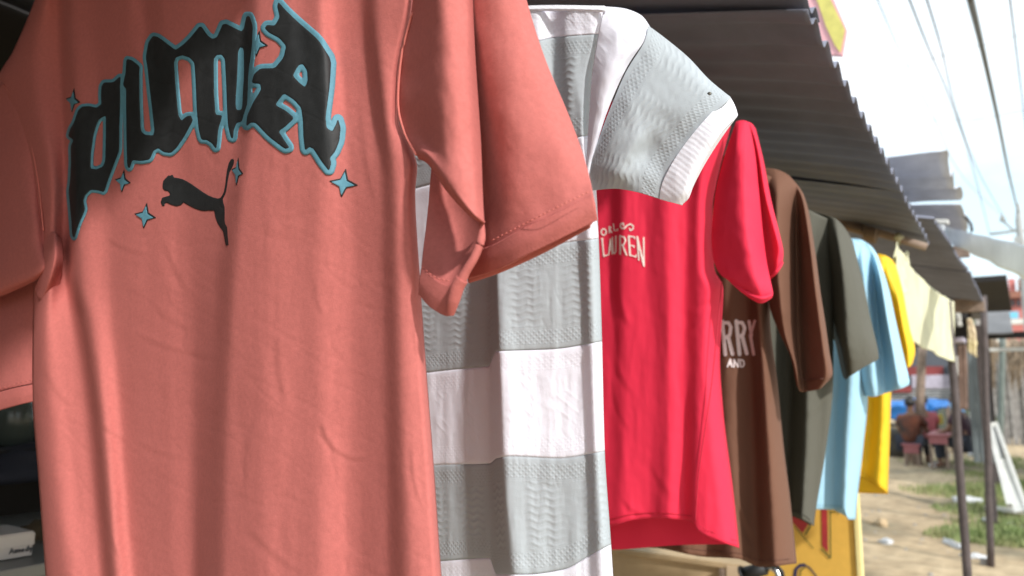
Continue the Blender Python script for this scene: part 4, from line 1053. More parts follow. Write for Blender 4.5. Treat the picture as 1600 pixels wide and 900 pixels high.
# =================================================================== ground
def gcol(name):
    m = bpy.data.materials.new(name); m.use_nodes = True; nt = m.node_tree; b = nt.nodes['Principled BSDF']; b.inputs['Roughness'].default_value = .95
    t = N(nt, 'ShaderNodeTexCoord')
    n1 = N(nt, 'ShaderNodeTexNoise'); n1.inputs['Scale'].default_value = .55; n1.inputs['Detail'].default_value = 8
    n2 = N(nt, 'ShaderNodeTexNoise'); n2.inputs['Scale'].default_value = 7; n2.inputs['Detail'].default_value = 6
    nt.links.new(t.outputs['Object'], n1.inputs['Vector']); nt.links.new(t.outputs['Object'], n2.inputs['Vector'])
    r1 = N(nt, 'ShaderNodeValToRGB'); e = r1.color_ramp.elements; e[0].position = .38; e[0].color = (.28, .235, .15, 1); e[1].position = .62; e[1].color = (.62, .485, .31, 1)
    x = e.new(.5); x.color = (.52, .395, .245, 1)
    r2 = N(nt, 'ShaderNodeValToRGB'); r2.color_ramp.elements[0].position = .3; r2.color_ramp.elements[0].color = (.62, .6, .57, 1); r2.color_ramp.elements[1].position = .7
    mx = N(nt, 'ShaderNodeMixRGB', blend_type='MULTIPLY'); mx.inputs['Fac'].default_value = 1
    nt.links.new(n1.outputs[0], r1.inputs[0]); nt.links.new(n2.outputs[0], r2.inputs[0])
    nt.links.new(r1.outputs[0], mx.inputs[1]); nt.links.new(r2.outputs[0], mx.inputs[2]); nt.links.new(mx.outputs[0], b.inputs['Base Color'])
    bp = N(nt, 'ShaderNodeBump'); bp.inputs['Strength'].default_value = .6; bp.inputs['Distance'].default_value = .05
    nt.links.new(n2.outputs[0], bp.inputs['Height']); nt.links.new(bp.outputs[0], b.inputs['Normal'])
    return m
m_ground = gcol('trodden_earth')
xs = np.concatenate([-np.geomspace(600, 12, 18), np.linspace(-11, 11, 150), np.geomspace(12, 600, 18)])
ys = np.concatenate([-np.geomspace(600, 4, 14), np.linspace(-3, 26, 200), np.geomspace(27, 900, 22)])
gx, gy = np.meshgrid(xs, ys)
gz = (.035*fbm2(gx*.6+4, gy*.6, 91, 4))*np.clip(1.6-np.hypot(gx, gy)/40, 0, 1)-.01
V = np.stack([gx, gy, gz], -1).reshape(-1, 3); nx_ = len(xs)
tag(link('ground', mesh(V, [(j*nx_+i, j*nx_+i+1, (j+1)*nx_+i+1, (j+1)*nx_+i) for j in range(len(ys)-1) for i in range(nx_-1)]), m_ground), kind='structure')

def grass(patches, n, name, mt, hh=(.03, .11)):
    V = []; F = []
    for cx, cy, rx, ry, wgt in patches:
        for _ in range(int(n*wgt)):
            a = random.random()*2*math.pi; r = random.random()**.8*1.35
            x = cx+rx*r*math.cos(a); y = cy+ry*r*math.sin(a); h = random.uniform(*hh)*(1.2-r*.6); t = random.random()*math.pi*2
            lx, ly = math.cos(t)*h*.5, math.sin(t)*h*.5; wx, wy = -math.sin(t)*.006, math.cos(t)*.006; b = len(V)
            V += [(x-wx, y-wy, -.03), (x+wx, y+wy, -.03), (x+lx*.4+wx*.7, y+ly*.4+wy*.7, h*.6), (x+lx*.4-wx*.7, y+ly*.4-wy*.7, h*.6), (x+lx, y+ly, h)]
            F += [(b, b+1, b+2, b+3), (b+3, b+2, b+4)]
    return tag(link(name, mesh(V, F), mt), 'short green weedy grass growing in patches on the bare earth', 'grass', kind='stuff')
gp = []
for px, py, rx, ry, w in [(1580, 840, .5, .3, 1.2), (1600, 825, .5, .4, 1.0), (1530, 842, .35, .2, .5), (1560, 800, .5, .4, .9), (1590, 790, .5, .3, .6), (1530, 770, .7, .5, 1.0), (1560, 765, .6, .5, .8),
                          (1535, 745, .5, .6, .7), (1510, 725, .9, .4, .35), (1575, 720, .9, .8, .35), (1600, 760, .5, .5, .5)]:
    g_ = G(px, py); gp.append((g_.x, g_.y, rx, ry, w))
m_grass = mat('weedy_grass', (.21, .29, .10), .7, var=.45, vscale=2.5, trans=.25, col2=(.33, .31, .15))
grass(gp, 1300, 'grass_patch', m_grass)

# litter
def crumple(name, c, size, mt, label, cat, seed, group=None, flat=.4, rot=0):
    bm = bmesh.new(); bmesh.ops.create_icosphere(bm, subdivisions=3, radius=1)
    for v in bm.verts:
        n_ = mnoise.noise(v.co*1.6+Vector((seed*3.1, 0, 0)))*.5+mnoise.noise(v.co*4+Vector((seed, 1, 0)))*.25
        v.co *= (1+n_); v.co = Vector((v.co.x*size[0], v.co.y*size[1], max(v.co.z, -.6)*size[2]))
    bmesh.ops.rotate(bm, cent=(0, 0, 0), matrix=Matrix.Rotation(rot, 3, 'Z'), verts=bm.verts)
    bmesh.ops.translate(bm, vec=Vector(c)+Vector((0, 0, size[2]*.5)), verts=bm.verts)
    o = link(name, bm_mesh(bm), mt); return tag(o, label, cat, group)
L_ = 'litter on the bare earth'
LITTER = [
 (1490, 853, .035, .16, .03, 'long white plastic scrap lying just right of the nearest post foot', .5),
 (1522, 872, .09, .035, .025, 'flat white scrap lying between the two brown posts in the foreground', .2),
 (1385, 850, .07, .05, .03, 'pale crumpled scrap on the earth right of the yellow sign board', 1.0),
 (1378, 822, .05, .05, .05, 'tan crumpled paper ball beside the yellow sign board edge', 2.0),
 (1360, 818, .08, .03, .02, 'thin white strip by the tan crumpled paper ball', 2.4),
 (1512, 785, .14, .10, .05, 'white torn plastic heap in the weedy grass between the posts', 3.3),
 (1520, 712, .08, .08, .08, 'small white cup lying far off between the brown posts', 4.1),
 (1458, 730, .08, .06, .05, 'white scrap at the foot of the wooden post', 5.1),
 (1463, 726, .05, .05, .04, 'tiny white scrap just behind the one at the wooden post foot', 5.7),
 (1478, 715, .06, .05, .06, 'white scrap under the pink bench end', 6.1),
 (1490, 760, .05, .04, .03, 'white crumb on earth beside the nearest post in the middle distance', 6.7),
 (1545, 815, .10, .05, .03, 'white shard lying before the leaning window frame', 7.7),
 (1585, 822, .12, .06, .03, 'white shard lying right of the leaning window frame foot', 8.3),
 (1597, 800, .08, .06, .05, 'white lump in grass at the right picture edge', 8.9)]
for px, py, sx, sy, sz, lb, sd_ in LITTER:
    crumple('litter_scrap', G(px, py), (sx, sy, sz), m_trash if 'tan' not in lb else m_ply, lb, 'litter', sd_, L_, rot=sd_)
for k in range(60):
    x, y = random.uniform(-1.6, 2.6), random.uniform(5, 18)
LS = 'pebbles scattered over the earth'
bm0 = bmesh.new(); bmesh.ops.create_icosphere(bm0, subdivisions=2, radius=1)
for v in bm0.verts: v.co *= 1+.3*mnoise.noise(v.co*1.3)
pm = bm_mesh(bm0); pm.materials.append(m_stone)
V = []; F = []
pv = [v.co.copy() for v in pm.vertices]; pf = [tuple(p.vertices) for p in pm.polygons]
for k in range(700):
    x, y = random.uniform(-3, 3.5), random.uniform(2.5, 20); s = random.uniform(.004, .022); b = len(V); q = Matrix.Rotation(random.random()*6, 3, 'Z')
    z = .035*float(fbm2(np.array([x*.6+4]), np.array([y*.6]), 91, 4)[0])-.01
    V += [(x+c.x*s, y+c.y*s*1.3, z+c.z*s*.6) for c in (q @ w for w in pv)]; F += [tuple(i+b for i in f) for f in pf]
tag(link('pebbles', mesh(V, F), m_stone), 'small grey pebbles scattered over the trodden earth', 'pebbles', kind='stuff')

# =================================================================== posts
def post(d, px_top, py_top, px_bot, mt, r, label, wood=False):
    """upright from the ground at depth d"""
    t = P(px_top, py_top, d); b = P(px_bot, 0, d)
    # foot: same plane, on the ground
    rr = ray(px_bot, 880); k = d/rr.y; foot = Vector(((CAM+rr*k).x, d, -.05))
    n_ = 8; pts = [foot.lerp(t, i/n_)+Vector(((random.random()-.5)*.006, 0, 0)) for i in range(n_+1)]
    o = tube_obj('wooden_post' if wood else 'roof_post', pts, [r*(1.05-.1*i/n_) for i in range(n_+1)], mt, None, 12)
    return tag(o, label, 'post', 'posts holding up the stall roofs')
post(4.2, 1481, 470, 1510, m_post, .019, 'nearest brown post, crossing in front of the seated people')
post(G(1545, 885).y, 1536, 462, 1547, m_post, .025, 'straight brown post standing right at the end of the dark stall roof')
bm = bmesh.new(); box(bm, G(1542, 883)+Vector((-.02, 0, .02)), (.05, .05, .06), None, .01)
tag(link('post_stub', bm_mesh(bm), m_stone, None, False), 'small grey stone wedged at the foot of the straight brown post', 'stone')
post(15, 1441, 540, 1443, m_wood, .075, 'weathered wooden post beside the pink bench', True)
post(17.5, 1567, 515, 1576, mat('green_grey_pipe', (.16, .19, .17), .6, var=.2, vscale=6), .055, 'slim grey green pipe post in front of the board fence')

# =================================================================== yellow sign stand
ys_ = empty('yellow_sign_stand', (-.75, 2.5, 0), 'yellow painted stand with red and blue hand lettering below the light blue t-shirt', 'stand')
DB = 2.42
xl, xr = P(1180, 850, DB).x, P(1336, 850, DB).x
ztop = P(1336, 742, DB).z
box_obj('front_board', ((xl+xr)/2, DB+.009, ztop/2+.04), (xr-xl, .018, ztop-.08), m_board, ys_, bev=.003)
box_obj('edge_strip', (xr+.009, DB+.006, ztop/2+.04), (.016, .03, ztop-.08), mat('sunlit_yellow_edge', (.78, .66, .30), .5, var=.1, vscale=10), ys_, bev=.004)  # board's street-side edge, its sunlight painted in as a paler yellow
box_obj('back_brace', ((xl+xr)/2-.05, DB+.04, ztop/2), (.04, .04, ztop), m_wood, ys_, bev=.002)
box_obj('foot', ((xl+xr)/2-.05, DB+.03, .02), (.5, .14, .04), m_wood, ys_, bev=.002)
box_obj('top_rail', ((xl+xr)/2, DB+.012, ztop+.012), (xr-xl, .045, .02), m_ply, ys_, bev=.003)
t8 = lambda p: cmap(p, 1100, 780, 5.333)
placeB = lambda x, y, l: Pn(x, y, np.full(np.shape(x), DB)-.001-l)
def board_shape(name, fn, b, mt, lift, step=1.0): return link(name, print_mesh(fn, b, step, placeB, (0, 0), lift), mt, ys_, smooth=False)
Vp = t8([(620, 60), (760, 20), (880, 60), (905, 120), (870, 208), (820, 282), (745, 200)])
board_shape('gold_letter_edge', lambda x, y: sdf_poly(x, y, [Vp])-1.6, (1215, 780, 1275, 836), m_sgold, .0010)
board_shape('painted_letter', lambda x, y: sdf_poly(x, y, [Vp]), (1215, 780, 1275, 836), m_sred, .0016)
board_shape('letter_shadow', lambda x, y: sdf_strokes(x, y, [(2.4, t8([(885, 225), (845, 292)])), (1.3, t8([(755, 225), (910, 410)]))]), (1215, 780, 1290, 870), m_sgreen, .0022)
Tp = t8([(975, -40), (1022, -40), (1026, 100), (1032, 440), (984, 388)])
board_shape('painted_letter', lambda x, y: sdf_poly(x, y, [Tp]), (1270, 765, 1300, 870), m_sred, .0016)
board_shape('gold_letter_edge', lambda x, y: sdf_strokes(x, y, [(1.6, t8([(1036, -40), (1038, 450)]))]), (1280, 765, 1300, 872), m_sgold, .0018)
board_shape('letter_shadow', lambda x, y: sdf_strokes(x, y, [(2.0, t8([(1050, -20), (1054, 492), (975, 415)])), (1.8, t8([(1052, 108), (1118, 100), (1118, 126)]))]), (1270, 765, 1320, 880), m_sgreen, .0022)
board_shape('painted_letter', lambda x, y: sdf_strokes(x, y, [(5.0, t8([(770, 720), (758, 640), (766, 585), (800, 552), (835, 548)])), (2.2, t8([(835, 546), (880, 570), (935, 640), (960, 720)]))]), (1230, 875, 1290, 925), m_sblue, .0016)
board_shape('letter_shadow', lambda x, y: sdf_strokes(x, y, [(1.8, t8([(808, 720), (800, 650), (806, 590), (840, 572)]))]), (1230, 875, 1290, 925), m_sgreen, .0024)

# =================================================================== plywood bench, trolley grip under the shirts
bn = empty('plywood_bench', (-1.2, 2.9, 0), 'raw plywood bench with panelled front seen below the red and brown t-shirts', 'bench')
DP = 2.75
pl, pm_, pr = P(900, 880, DP).x, P(1133, 880, DP).x, P(1262, 880, DP).x
zt = P(1000, 868, DP).z
box_obj('front_panel', ((pl+pm_)/2, DP, zt/2), (pm_-pl-.004, .015, zt), m_ply, bn, bev=.002)
box_obj('front_panel', ((pm_+pr)/2+.012, DP-.02, zt/2+.01), (pr-pm_, .015, zt+.01), mat('light_plywood', (.62, .48, .33), .8, var=.15, vscale=6), bn, bev=.002)
box_obj('corner_batten', (pm_-.004, DP-.018, zt/2), (.018, .03, zt), m_wood, bn, bev=.003)
box_obj('bench_top', ((pl+pr)/2, DP+.25, zt+.012), (pr-pl+.04, .55, .02), m_ply, bn, bev=.003)
bm = bmesh.new(); box(bm, P(982, 862, DP+.12)+Vector((0, 0, -.01)), (.20, .14, .06), None, .015)
tag(link('dark_bag', bm_mesh(bm), mat('dark_cloth_bag', (.02, .02, .035), .8), None), 'small dark bag lying on the plywood bench below the red t-shirt', 'bag')
hb = empty('trolley_handle', P(1205, 905, 2.05), 'black rubber grip on a bent chrome bar below the brown t-shirt', 'trolley')
q = lambda a, b, d=2.05: P(a, b, d)
tube_obj('grip', [q(1161, 896), q(1178, 893), q(1196, 888)], [.0165, .0175, .0165], m_rubber, hb, 14)
tube_obj('grip_collar', [q(1159, 897), q(1162, 896)], [.021, .021], m_rubber, hb, 14)
tube_obj('chrome_bar', [q(1196, 888), q(1206, 887), q(1214, 893), q(1219, 906), q(1222, 940), q(1226, 1050), q(1232, 1300)], .008, m_chrome, hb, 10)
tube_obj('brake_lever', [q(1202, 884), q(1214, 884), q(1222, 893), q(1226, 908)], [.004, .005, .005, .004], m_rubber, hb, 8)
g_ = q(1232, 1300); 
box_obj('foot_plate', (g_.x, g_.y, .03), (.30, .30, .03), m_rubber, hb)
tube_obj('chrome_bar', [g_, (g_.x, g_.y, .03)], .008, m_chrome, hb, 10)

# =================================================================== stall interior at the left
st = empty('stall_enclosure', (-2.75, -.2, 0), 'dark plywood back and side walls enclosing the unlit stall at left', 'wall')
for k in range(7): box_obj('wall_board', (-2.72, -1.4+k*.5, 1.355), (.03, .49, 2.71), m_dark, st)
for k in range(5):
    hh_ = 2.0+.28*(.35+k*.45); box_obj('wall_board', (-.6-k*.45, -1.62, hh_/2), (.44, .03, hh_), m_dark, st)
def PL(px, py, X): return PX(px, py, X)
ct = empty('stall_counter', (-1.75, .5, 0), 'grey laminate counter inside the dark stall under the white carton', 'counter')
zc = PL(30, 872, -1.62).z
box_obj('counter_top', (-1.85, .55, zc-.012), (.62, 1.9, .024), m_counter, ct)
box_obj('counter_front', (-1.58, .55, (zc-.03)/2), (.02, 1.84, zc-.03), m_counter, ct)
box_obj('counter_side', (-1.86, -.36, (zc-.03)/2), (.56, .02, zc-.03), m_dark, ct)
bx = empty('white_carton', (-1.72, .52, zc), 'white printed carton on the grey counter at lower left', 'carton')
A = PL(49, 860, -1.62)           # lower right front corner
hgt = PL(49, 822, -1.62).z-A.z
wy = .20; rotc = Matrix.Rotation(rad(14), 3, 'Z')
cc_ = Vector((A.x-.055, A.y-wy/2, zc))
bm = bmesh.new(); box(bm, cc_+Vector((0, 0, hgt/2+.002)), (.12, wy, hgt), None, .003)
link('carton_body', bm_mesh(bm), m_card, bx, False)
bm = bmesh.new(); box(bm, cc_+Vector((0, 0, hgt*.72)), (.124, wy+.004, hgt*.5), None, .002)
link('carton_lid', bm_mesh(bm), m_card, bx, False)
bm = bmesh.new(); box(bm, cc_+Vector((-.01, 0, hgt+.004)), (.05, .09, .004), None, .002); link('lid_patch', bm_mesh(bm), m_cardprint, bx, False)
# lettering 'Aimedy' on the front of the carton
fx = cc_.x+.062
lets = {'A': [[(0, 0), (.35, 1), (.7, 0)], [(.15, .35), (.55, .35)]], 'i': [[(0, 0), (0, .6)]], 'm': [[(0, 0), (0, .6), (.3, .5), (.3, 0)], [(.3, .5), (.6, .5), (.6, 0)]], 'e': [[(.4, .1), (.1, 0), (0, .3), (.2, .6), (.4, .4), (0, .3)]],
        'd': [[(.4, 1), (.4, 0), (.1, 0), (0, .3), (.2, .6), (.4, .5)]], 'y': [[(0, .6), (.2, .1)], [(.4, .6), (.1, -.4)]]}
ox = PX(15, 858, fx).y; sc_ = .0105
for ch in 'Aimedy':
    bm = bmesh.new()
    for pl_ in lets[ch]: tube(bm, [(fx+.0004, ox+p[0]*sc_, zc+.012+p[1]*sc_) for p in pl_], .0010, 6)
    link('printed_letter', bm_mesh(bm), m_cardprint, bx)
    ox += (max(p[0] for pl_ in lets[ch] for p in pl_)+.25)*sc_
# dim goods behind
gd = empty('glass_jar', PL(15, 665, -2.3), 'dim greenish glass bottle standing on a shelf in the dark stall', 'bottle')
jp = PL(19, 695, -2.3)
bm = bmesh.new(); tube(bm, [jp, jp+Vector((0, 0, .11)), jp+Vector((0, 0, .14)), jp+Vector((0, 0, .19))], [.05, .05, .022, .02], 16); link('bottle_body', bm_mesh(bm), mat('pale_glass', (.07, .085, .075), .25), gd)
bm = bmesh.new(); tube(bm, [jp+Vector((0, 0, .19)), jp+Vector((0, 0, .215))], .024, 14); link('cap', bm_mesh(bm), m_dark, gd)
sh = empty('stall_shelf', (-2.4, .8, jp.z), 'dark shelf behind the counter inside the stall', 'shelf')
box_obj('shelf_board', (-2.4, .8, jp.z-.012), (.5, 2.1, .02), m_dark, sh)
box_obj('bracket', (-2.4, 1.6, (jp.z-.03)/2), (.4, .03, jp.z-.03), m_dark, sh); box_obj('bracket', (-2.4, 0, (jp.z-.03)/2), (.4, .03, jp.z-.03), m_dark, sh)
crumple('bundle', PL(60, 866, -1.8)+Vector((0, 0, 0)), (.05, .05, .05), mat('khaki_cloth', (.10, .075, .04), .9), 'small khaki bundle on the counter beside the white carton', 'bundle', 3.3)
crumple('bundle', PL(35, 745, -2.2), (.10, .16, .06), mat('dark_blue_cloth', (.02, .022, .035), .8), 'dark glossy bundle of goods lying under the bottle shelf', 'bundle', 5.3)

# =================================================================== far background
# market building with shutter, poster band and red fascia
mb = empty('market_building', P(1450, 640, 27), 'grey shuttered shop front with red and lilac signs across the open ground', 'building')
DBG = 27
def rect(name, x0, y0, x1, y1, d, mt, par, th=.1, dd=0, bev=0):
    a = P(x0, y0, d+dd); b = P(x1, y1, d+dd)
    return box_obj(name, ((a.x+b.x)/2, d+dd+th/2, (a.z+b.z)/2), (abs(b.x-a.x), th, abs(b.z-a.z)), mt, par, bev=bev)
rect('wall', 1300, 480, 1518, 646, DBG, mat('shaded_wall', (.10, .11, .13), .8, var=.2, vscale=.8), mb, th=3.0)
rect('red_fascia', 1395, 573, 1474, 586, DBG, m_wallred, mb, .08, -.10)
rect('red_fascia', 1385, 603, 1424, 613, DBG, m_wallred, mb, .08, -.2)
rect('poster_band', 1424, 586, 1494, 607, DBG, m_poster, mb, .05, -.14)
for k in range(9):
    rect('shutter_slat', 1385, 606+k*4.4, 1497, 609.4+k*4.4, DBG, m_shutter, mb, .06, -.10)
rect('column', 1495, 560, 1503, 646, DBG, m_shutter, mb, .3, -.35)
rf_ = P(1300, 470, DBG); 
rect('roof', 1290, 470, 1530, 484, DBG, m_dullroof, mb, 4.0, -.8)

# blue tarpaulin canopy on poles
bt_ = empty('blue_tarpaulin', P(1450, 640, 19), 'bright blue tarpaulin canopy stretched low behind the seated people', 'tarpaulin')
def tarp(name, quad, mt, par, seed, amp=.08, nu=24, nv=14):
    a, b, c, d_ = quad; V = []
    for j in range(nv+1):
        for i in range(nu+1):
            u, v = i/nu, j/nv; p = a.lerp(b, u).lerp(d_.lerp(c, u), v)
            V.append(p+Vector((0, 0, amp*float(fbm2(np.array([u*4+seed]), np.array([v*3]), seed, 3)[0])-.12*math.sin(math.pi*u)*math.sin(math.pi*v))))
    f = [(j*(nu+1)+i, j*(nu+1)+i+1, (j+1)*(nu+1)+i+1, (j+1)*(nu+1)+i) for j in range(nv) for i in range(nu)]
    o = link(name, mesh(V, f), mt, par); s = o.modifiers.new('thick', 'SOLIDIFY'); s.thickness = .01
tarp('canopy_sheet', [P(1380, 626, 20), P(1484, 624, 20), P(1482, 638, 18), P(1380, 634, 18)], m_tarp, bt_, 1)
tarp('front_flap', [P(1380, 632, 18), P(1446, 630, 18), P(1440, 652, 18.1), P(1380, 654, 18.1)], m_tarp, bt_, 2, .05)
tarp('side_flap', [P(1446, 630, 18), P(1456, 632, 18), P(1466, 646, 18.1), P(1456, 640, 18.1)], m_tarp, bt_, 3, .03)
tarp('canopy_sheet', [P(1484, 630, 17.5), P(1503, 636, 17.5), P(1516, 656, 16.8), P(1490, 652, 16.8)], mat('pale_blue_tarpaulin', (.14, .42, .72), .5, trans=.2), bt_, 4, .04)
for px, d in [(1382, 18), (1484, 18), (1384, 20), (1480, 20)]:
    f_ = P(px, 632, d); tube_obj('pole', [(f_.x, f_.y, 0), f_], .035, m_wood, bt_, 8)

# dim goods under the tarp
crumple('goods_pile', G(1470, 700)+Vector((0, 2, 0)), (.9, .5, .55), mat('dark_goods', (.03, .032, .03), .8, var=.6, vscale=6, col2=(.08, .09, .05)), 'dark pile of goods in the shade under the blue tarpaulin', 'goods', 9.1)
f_ = P(1463, 655, 16.5); tag(box_obj('yellow_box', f_, (.22, .16, .18), mat('mustard_plastic', (.35, .27, .02), .6), bev=.02), 'small yellow tub on the pile below the blue tarpaulin', 'tub')

# pink bench and pink table
def bench(px0, px1, pyt, d, h, label, dep=.55):
    a = P(px0, pyt, d); b = P(px1, pyt, d); c = (a+b)/2
    e = empty('pink_table', (c.x, d, 0), label, 'table')
    z = a.z; w = b.x-a.x
    box_obj('table_top', (c.x, d+dep/2, z-.02), (w, dep, .04), m_pink, e, bev=.01)
    box_obj('apron', (c.x, d+.03, z-.10), (w-.06, .025, .12), m_pink, e)
    for sx in (-1, 1):
        for y in (d+.05, d+dep-.05): box_obj('leg', (c.x+sx*(w/2-.05), y, (z-.04)/2), (.045, .045, z-.04), m_wood, e)
bench(1447, 1483, 678, 14.2, .5, 'pink topped table to the right of the wooden post', 1.6)
bench(1408, 1438, 693, 14.6, .5, 'pink bench the person in dark orange sits on', .45)

# ------------------------------------------------------------------ people
def skinned(name, verts, edges, radii, mt, parent, sub=1, root=0):
    me = bpy.data.meshes.new('m'); me.from_pydata([tuple(v) for v in verts], edges, []); me.update()
    o = bpy.data.objects.new(name, me); COL.objects.link(o); me.materials.append(mt)
    o.modifiers.new('skin', 'SKIN')
    bmx = bmesh.new(); bmx.from_mesh(me); lay = bmx.verts.layers.skin.verify(); bmx.verts.ensure_lookup_table()
    for i, r in enumerate(radii):
        rr = r if isinstance(r, tuple) else (r, r); bmx.verts[i][lay].radius = rr; bmx.verts[i][lay].use_root = (i == root)
    bmx.to_mesh(me); bmx.free()
    o.modifiers['skin'].use_smooth_shade = True
    if sub: s = o.modifiers.new('sub', 'SUBSURF'); s.levels = sub; s.render_levels = sub
    # bake to a plain mesh
    dg = bpy.context.evaluated_depsgraph_get(); ev = o.evaluated_get(dg); bme = bpy.data.meshes.new_from_object(ev)
    o.modifiers.clear(); o.data = bme
    bme.polygons.foreach_set('use_smooth', [True]*len(bme.polygons))
    return o
def seated_person(loc, face, top_m, trouser_m, label, lean=.08, sh=.46, hair_long=False, scale=1.0):
    """seated, hands resting on the thighs; face = heading angle (0 looks towards +Y)"""
    e = empty('person', loc, label, 'person')
    R = Matrix.Rotation(face, 4, 'Z'); T = Matrix.Translation(Vector(loc)) @ R @ Matrix.Scale(scale, 4)
    J = {}
    J['pel'] = (0, 0, sh+.10); J['wai'] = (0, lean*.5, sh+.26); J['che'] = (0, lean, sh+.44); J['nec'] = (0, lean+.02, sh+.60); J['hb'] = (0, lean+.04, sh+.68); J['ht'] = (0, lean+.05, sh+.82)
    V = []; Eg = []; Rd = []
    def add(p, r, par=None):
        V.append(p); Rd.append(r)
        if par is not None: Eg.append((par, len(V)-1))
        return len(V)-1
    p = add(J['pel'], (.15, .12)); w = add(J['wai'], (.135, .10), p); c = add(J['che'], (.155, .11), w); n = add(J['nec'], .055, c); hb = add(J['hb'], (.065, .075), n); ht = add(J['ht'], (.07, .085), hb); tp = add((0, lean+.04, sh+.89), .045, ht)
    for s in (-1, 1):
        a = add((s*.17, lean, sh+.53), .055, c); el = add((s*.24, lean+.10, sh+.28), .042, a); wr = add((s*.16, lean+.32, sh+.20), .028, el)
        pa = add((s*.15, lean+.37, sh+.185), (.036, .018), wr)
        for k in range(4):
            bx_ = s*.15+(-.028+.0185*k); ln = (.07, .078, .073, .058)[k if s < 0 else 3-k]
            f1 = add((bx_, lean+.41, sh+.183), .0095, pa); f2 = add((bx_, lean+.41+ln*.5, sh+.172), .0085, f1); add((bx_, lean+.41+ln*.8, sh+.150), .007, f2)
        t1 = add((s*.15-s*.035, lean+.375, sh+.178), .0105, pa); add((s*.15-s*.052, lean+.41, sh+.168), .008, t1)
        h_ = add((s*.10, .04, sh+.07), .095, p); kn = add((s*.13, .46, sh+.06), .062, h_); an = add((s*.13, .44, .09), .038, kn); he = add((s*.13, .42, .045), .040, an); add((s*.14, .60, .03), (.042, .026), he)
    V = [T @ Vector(v) for v in V]
    def par_(o): o.parent = e; o.matrix_parent_inverse = Matrix.Translation(-e.location); return o
    par_(skinned('body', V, Eg, Rd, m_skin, e))
    # face: nose, brow, eyes, mouth, ears are small raised forms joined into one mesh
    bm = bmesh.new()
    def blob(c_, s_):
        r_ = bmesh.ops.create_icosphere(bm, subdivisions=2, radius=1); bmesh.ops.scale(bm, vec=s_, verts=r_['verts']); bmesh.ops.translate(bm, vec=c_, verts=r_['verts'])
    fy = lean+.125
    blob((0, fy+.01, sh+.755), (.012, .018, .025)); blob((-.085, lean+.04, sh+.765), (.012, .02, .032)); blob((.085, lean+.04, sh+.765), (.012, .02, .032)); blob((0, fy-.004, sh+.715), (.024, .008, .007))
    bmesh.ops.transform(bm, matrix=T, verts=bm.verts); par_(link('face', bm_mesh(bm), m_skin))
    bm = bmesh.new(); blob((-.03, fy-.002, sh+.785), (.011, .008, .006)); blob((.03, fy-.002, sh+.785), (.011, .008, .006)); bmesh.ops.transform(bm, matrix=T, verts=bm.verts); par_(link('eyes', bm_mesh(bm), m_hair))
    bm = bmesh.new(); bmesh.ops.create_icosphere(bm, subdivisions=3, radius=1)
    for v in bm.verts:
        v.co *= 1+.10*mnoise.noise(v.co*3)
        cut = -.15 if v.co.y < 0 else .25
        if v.co.z < cut: v.co.z = cut-(cut-v.co.z)*(.55 if v.co.y < .1 else .05)
        v.co = Vector((v.co.x*.094, v.co.y*.112, v.co.z*.115))+Vector((0, lean+.025, sh+.80))
    bmesh.ops.transform(bm, matrix=T, verts=bm.verts); par_(link('hair', bm_mesh(bm), m_hair))
    # shirt
    V = []; Eg = []; Rd = []
    p = add((0, 0, sh+.03), (.175, .15)); w = add((0, lean*.5, sh+.24), (.165, .13), p); c = add((0, lean, sh+.44), (.178, .132), w); add((0, lean+.01, sh+.555), (.085, .075), c)
    for s in (-1, 1):
        a = add((s*.18, lean, sh+.52), .078, c); add((s*.235, lean+.07, sh+.36), .068, a)
    par_(skinned('shirt', [T @ Vector(v) for v in V], Eg, Rd, top_m, e))
    V = []; Eg = []; Rd = []
    p = add((0, -.01, sh+.09), (.172, .145))
    for s in (-1, 1):
        h_ = add((s*.10, .05, sh+.075), .112, p); kn = add((s*.13, .47, sh+.06), .080, h_); add((s*.13, .45, .13), .06, kn)
    par_(skinned('trousers', [T @ Vector(v) for v in V], Eg, Rd, trouser_m, e))
    return e
b1 = P(1423, 688, 14.8)
seated_person((b1.x, 14.75, 0), rad(-12), m_shirt_o, m_jeans, 'person seen from behind in a dark orange patterned shirt on the pink bench', sh=.33, scale=.95)
b1 = P(1450, 688, 15.6)
seated_person((b1.x, 15.5, 0), rad(20), m_shirt_p, m_jeans, 'person in a pink shirt half hidden behind the wooden post', lean=.14, sh=.32)
b1 = P(1517, 690, 14.6)
seated_person((b1.x, 14.6, 0), rad(75), m_shirt_d, m_jeans, 'person in dark plum clothes sitting between the two brown posts', lean=.15, sh=.36)
# bulky dark cloth bundle beside that person
crumple('dark_sack', G(1520, 706), (.28, .22, .42), mat('black_sack', (.012, .012, .016), .7), 'bulging black sack standing right of the person in plum', 'sack', 7.7)
crumple('dark_sack', G(1404, 712), (.22, .2, .35), mat('brown_sack', (.05, .045, .035), .9), 'small brown sack standing left of the person in dark orange', 'sack', 4.4)
crumple('white_cloth_heap', P(1530, 672, 15.2), (.10, .1, .30), m_sack, 'white cloth hanging down beside the bulging black sack', 'cloth', 2.2)

op = empty('added_shade_stall', (2.4, 13.6, 0), 'unseen open stall with tin roof, added across the lane to shade the seated people', 'stall')  # out of view, added so its roof throws shade on the seated people
for k in range(4): box_obj('roof_sheet', (2.6, 11.4+k*1.32, 2.62+.012*(k % 2)), (3.4, 1.36, .02), m_dullroof, op, rot=Matrix.Rotation(rad(5), 3, 'Y'))
for x in (1.1, 4.1):
    for y in (10.9, 13.3, 15.7): box_obj('stall_post', (x, y, 1.27), (.07, .07, 2.54), m_post, op)
for k in range(9): box_obj('wall_board', (4.2, 11.0+k*.58, 1.2), (.03, .56, 2.4), m_slat, op)
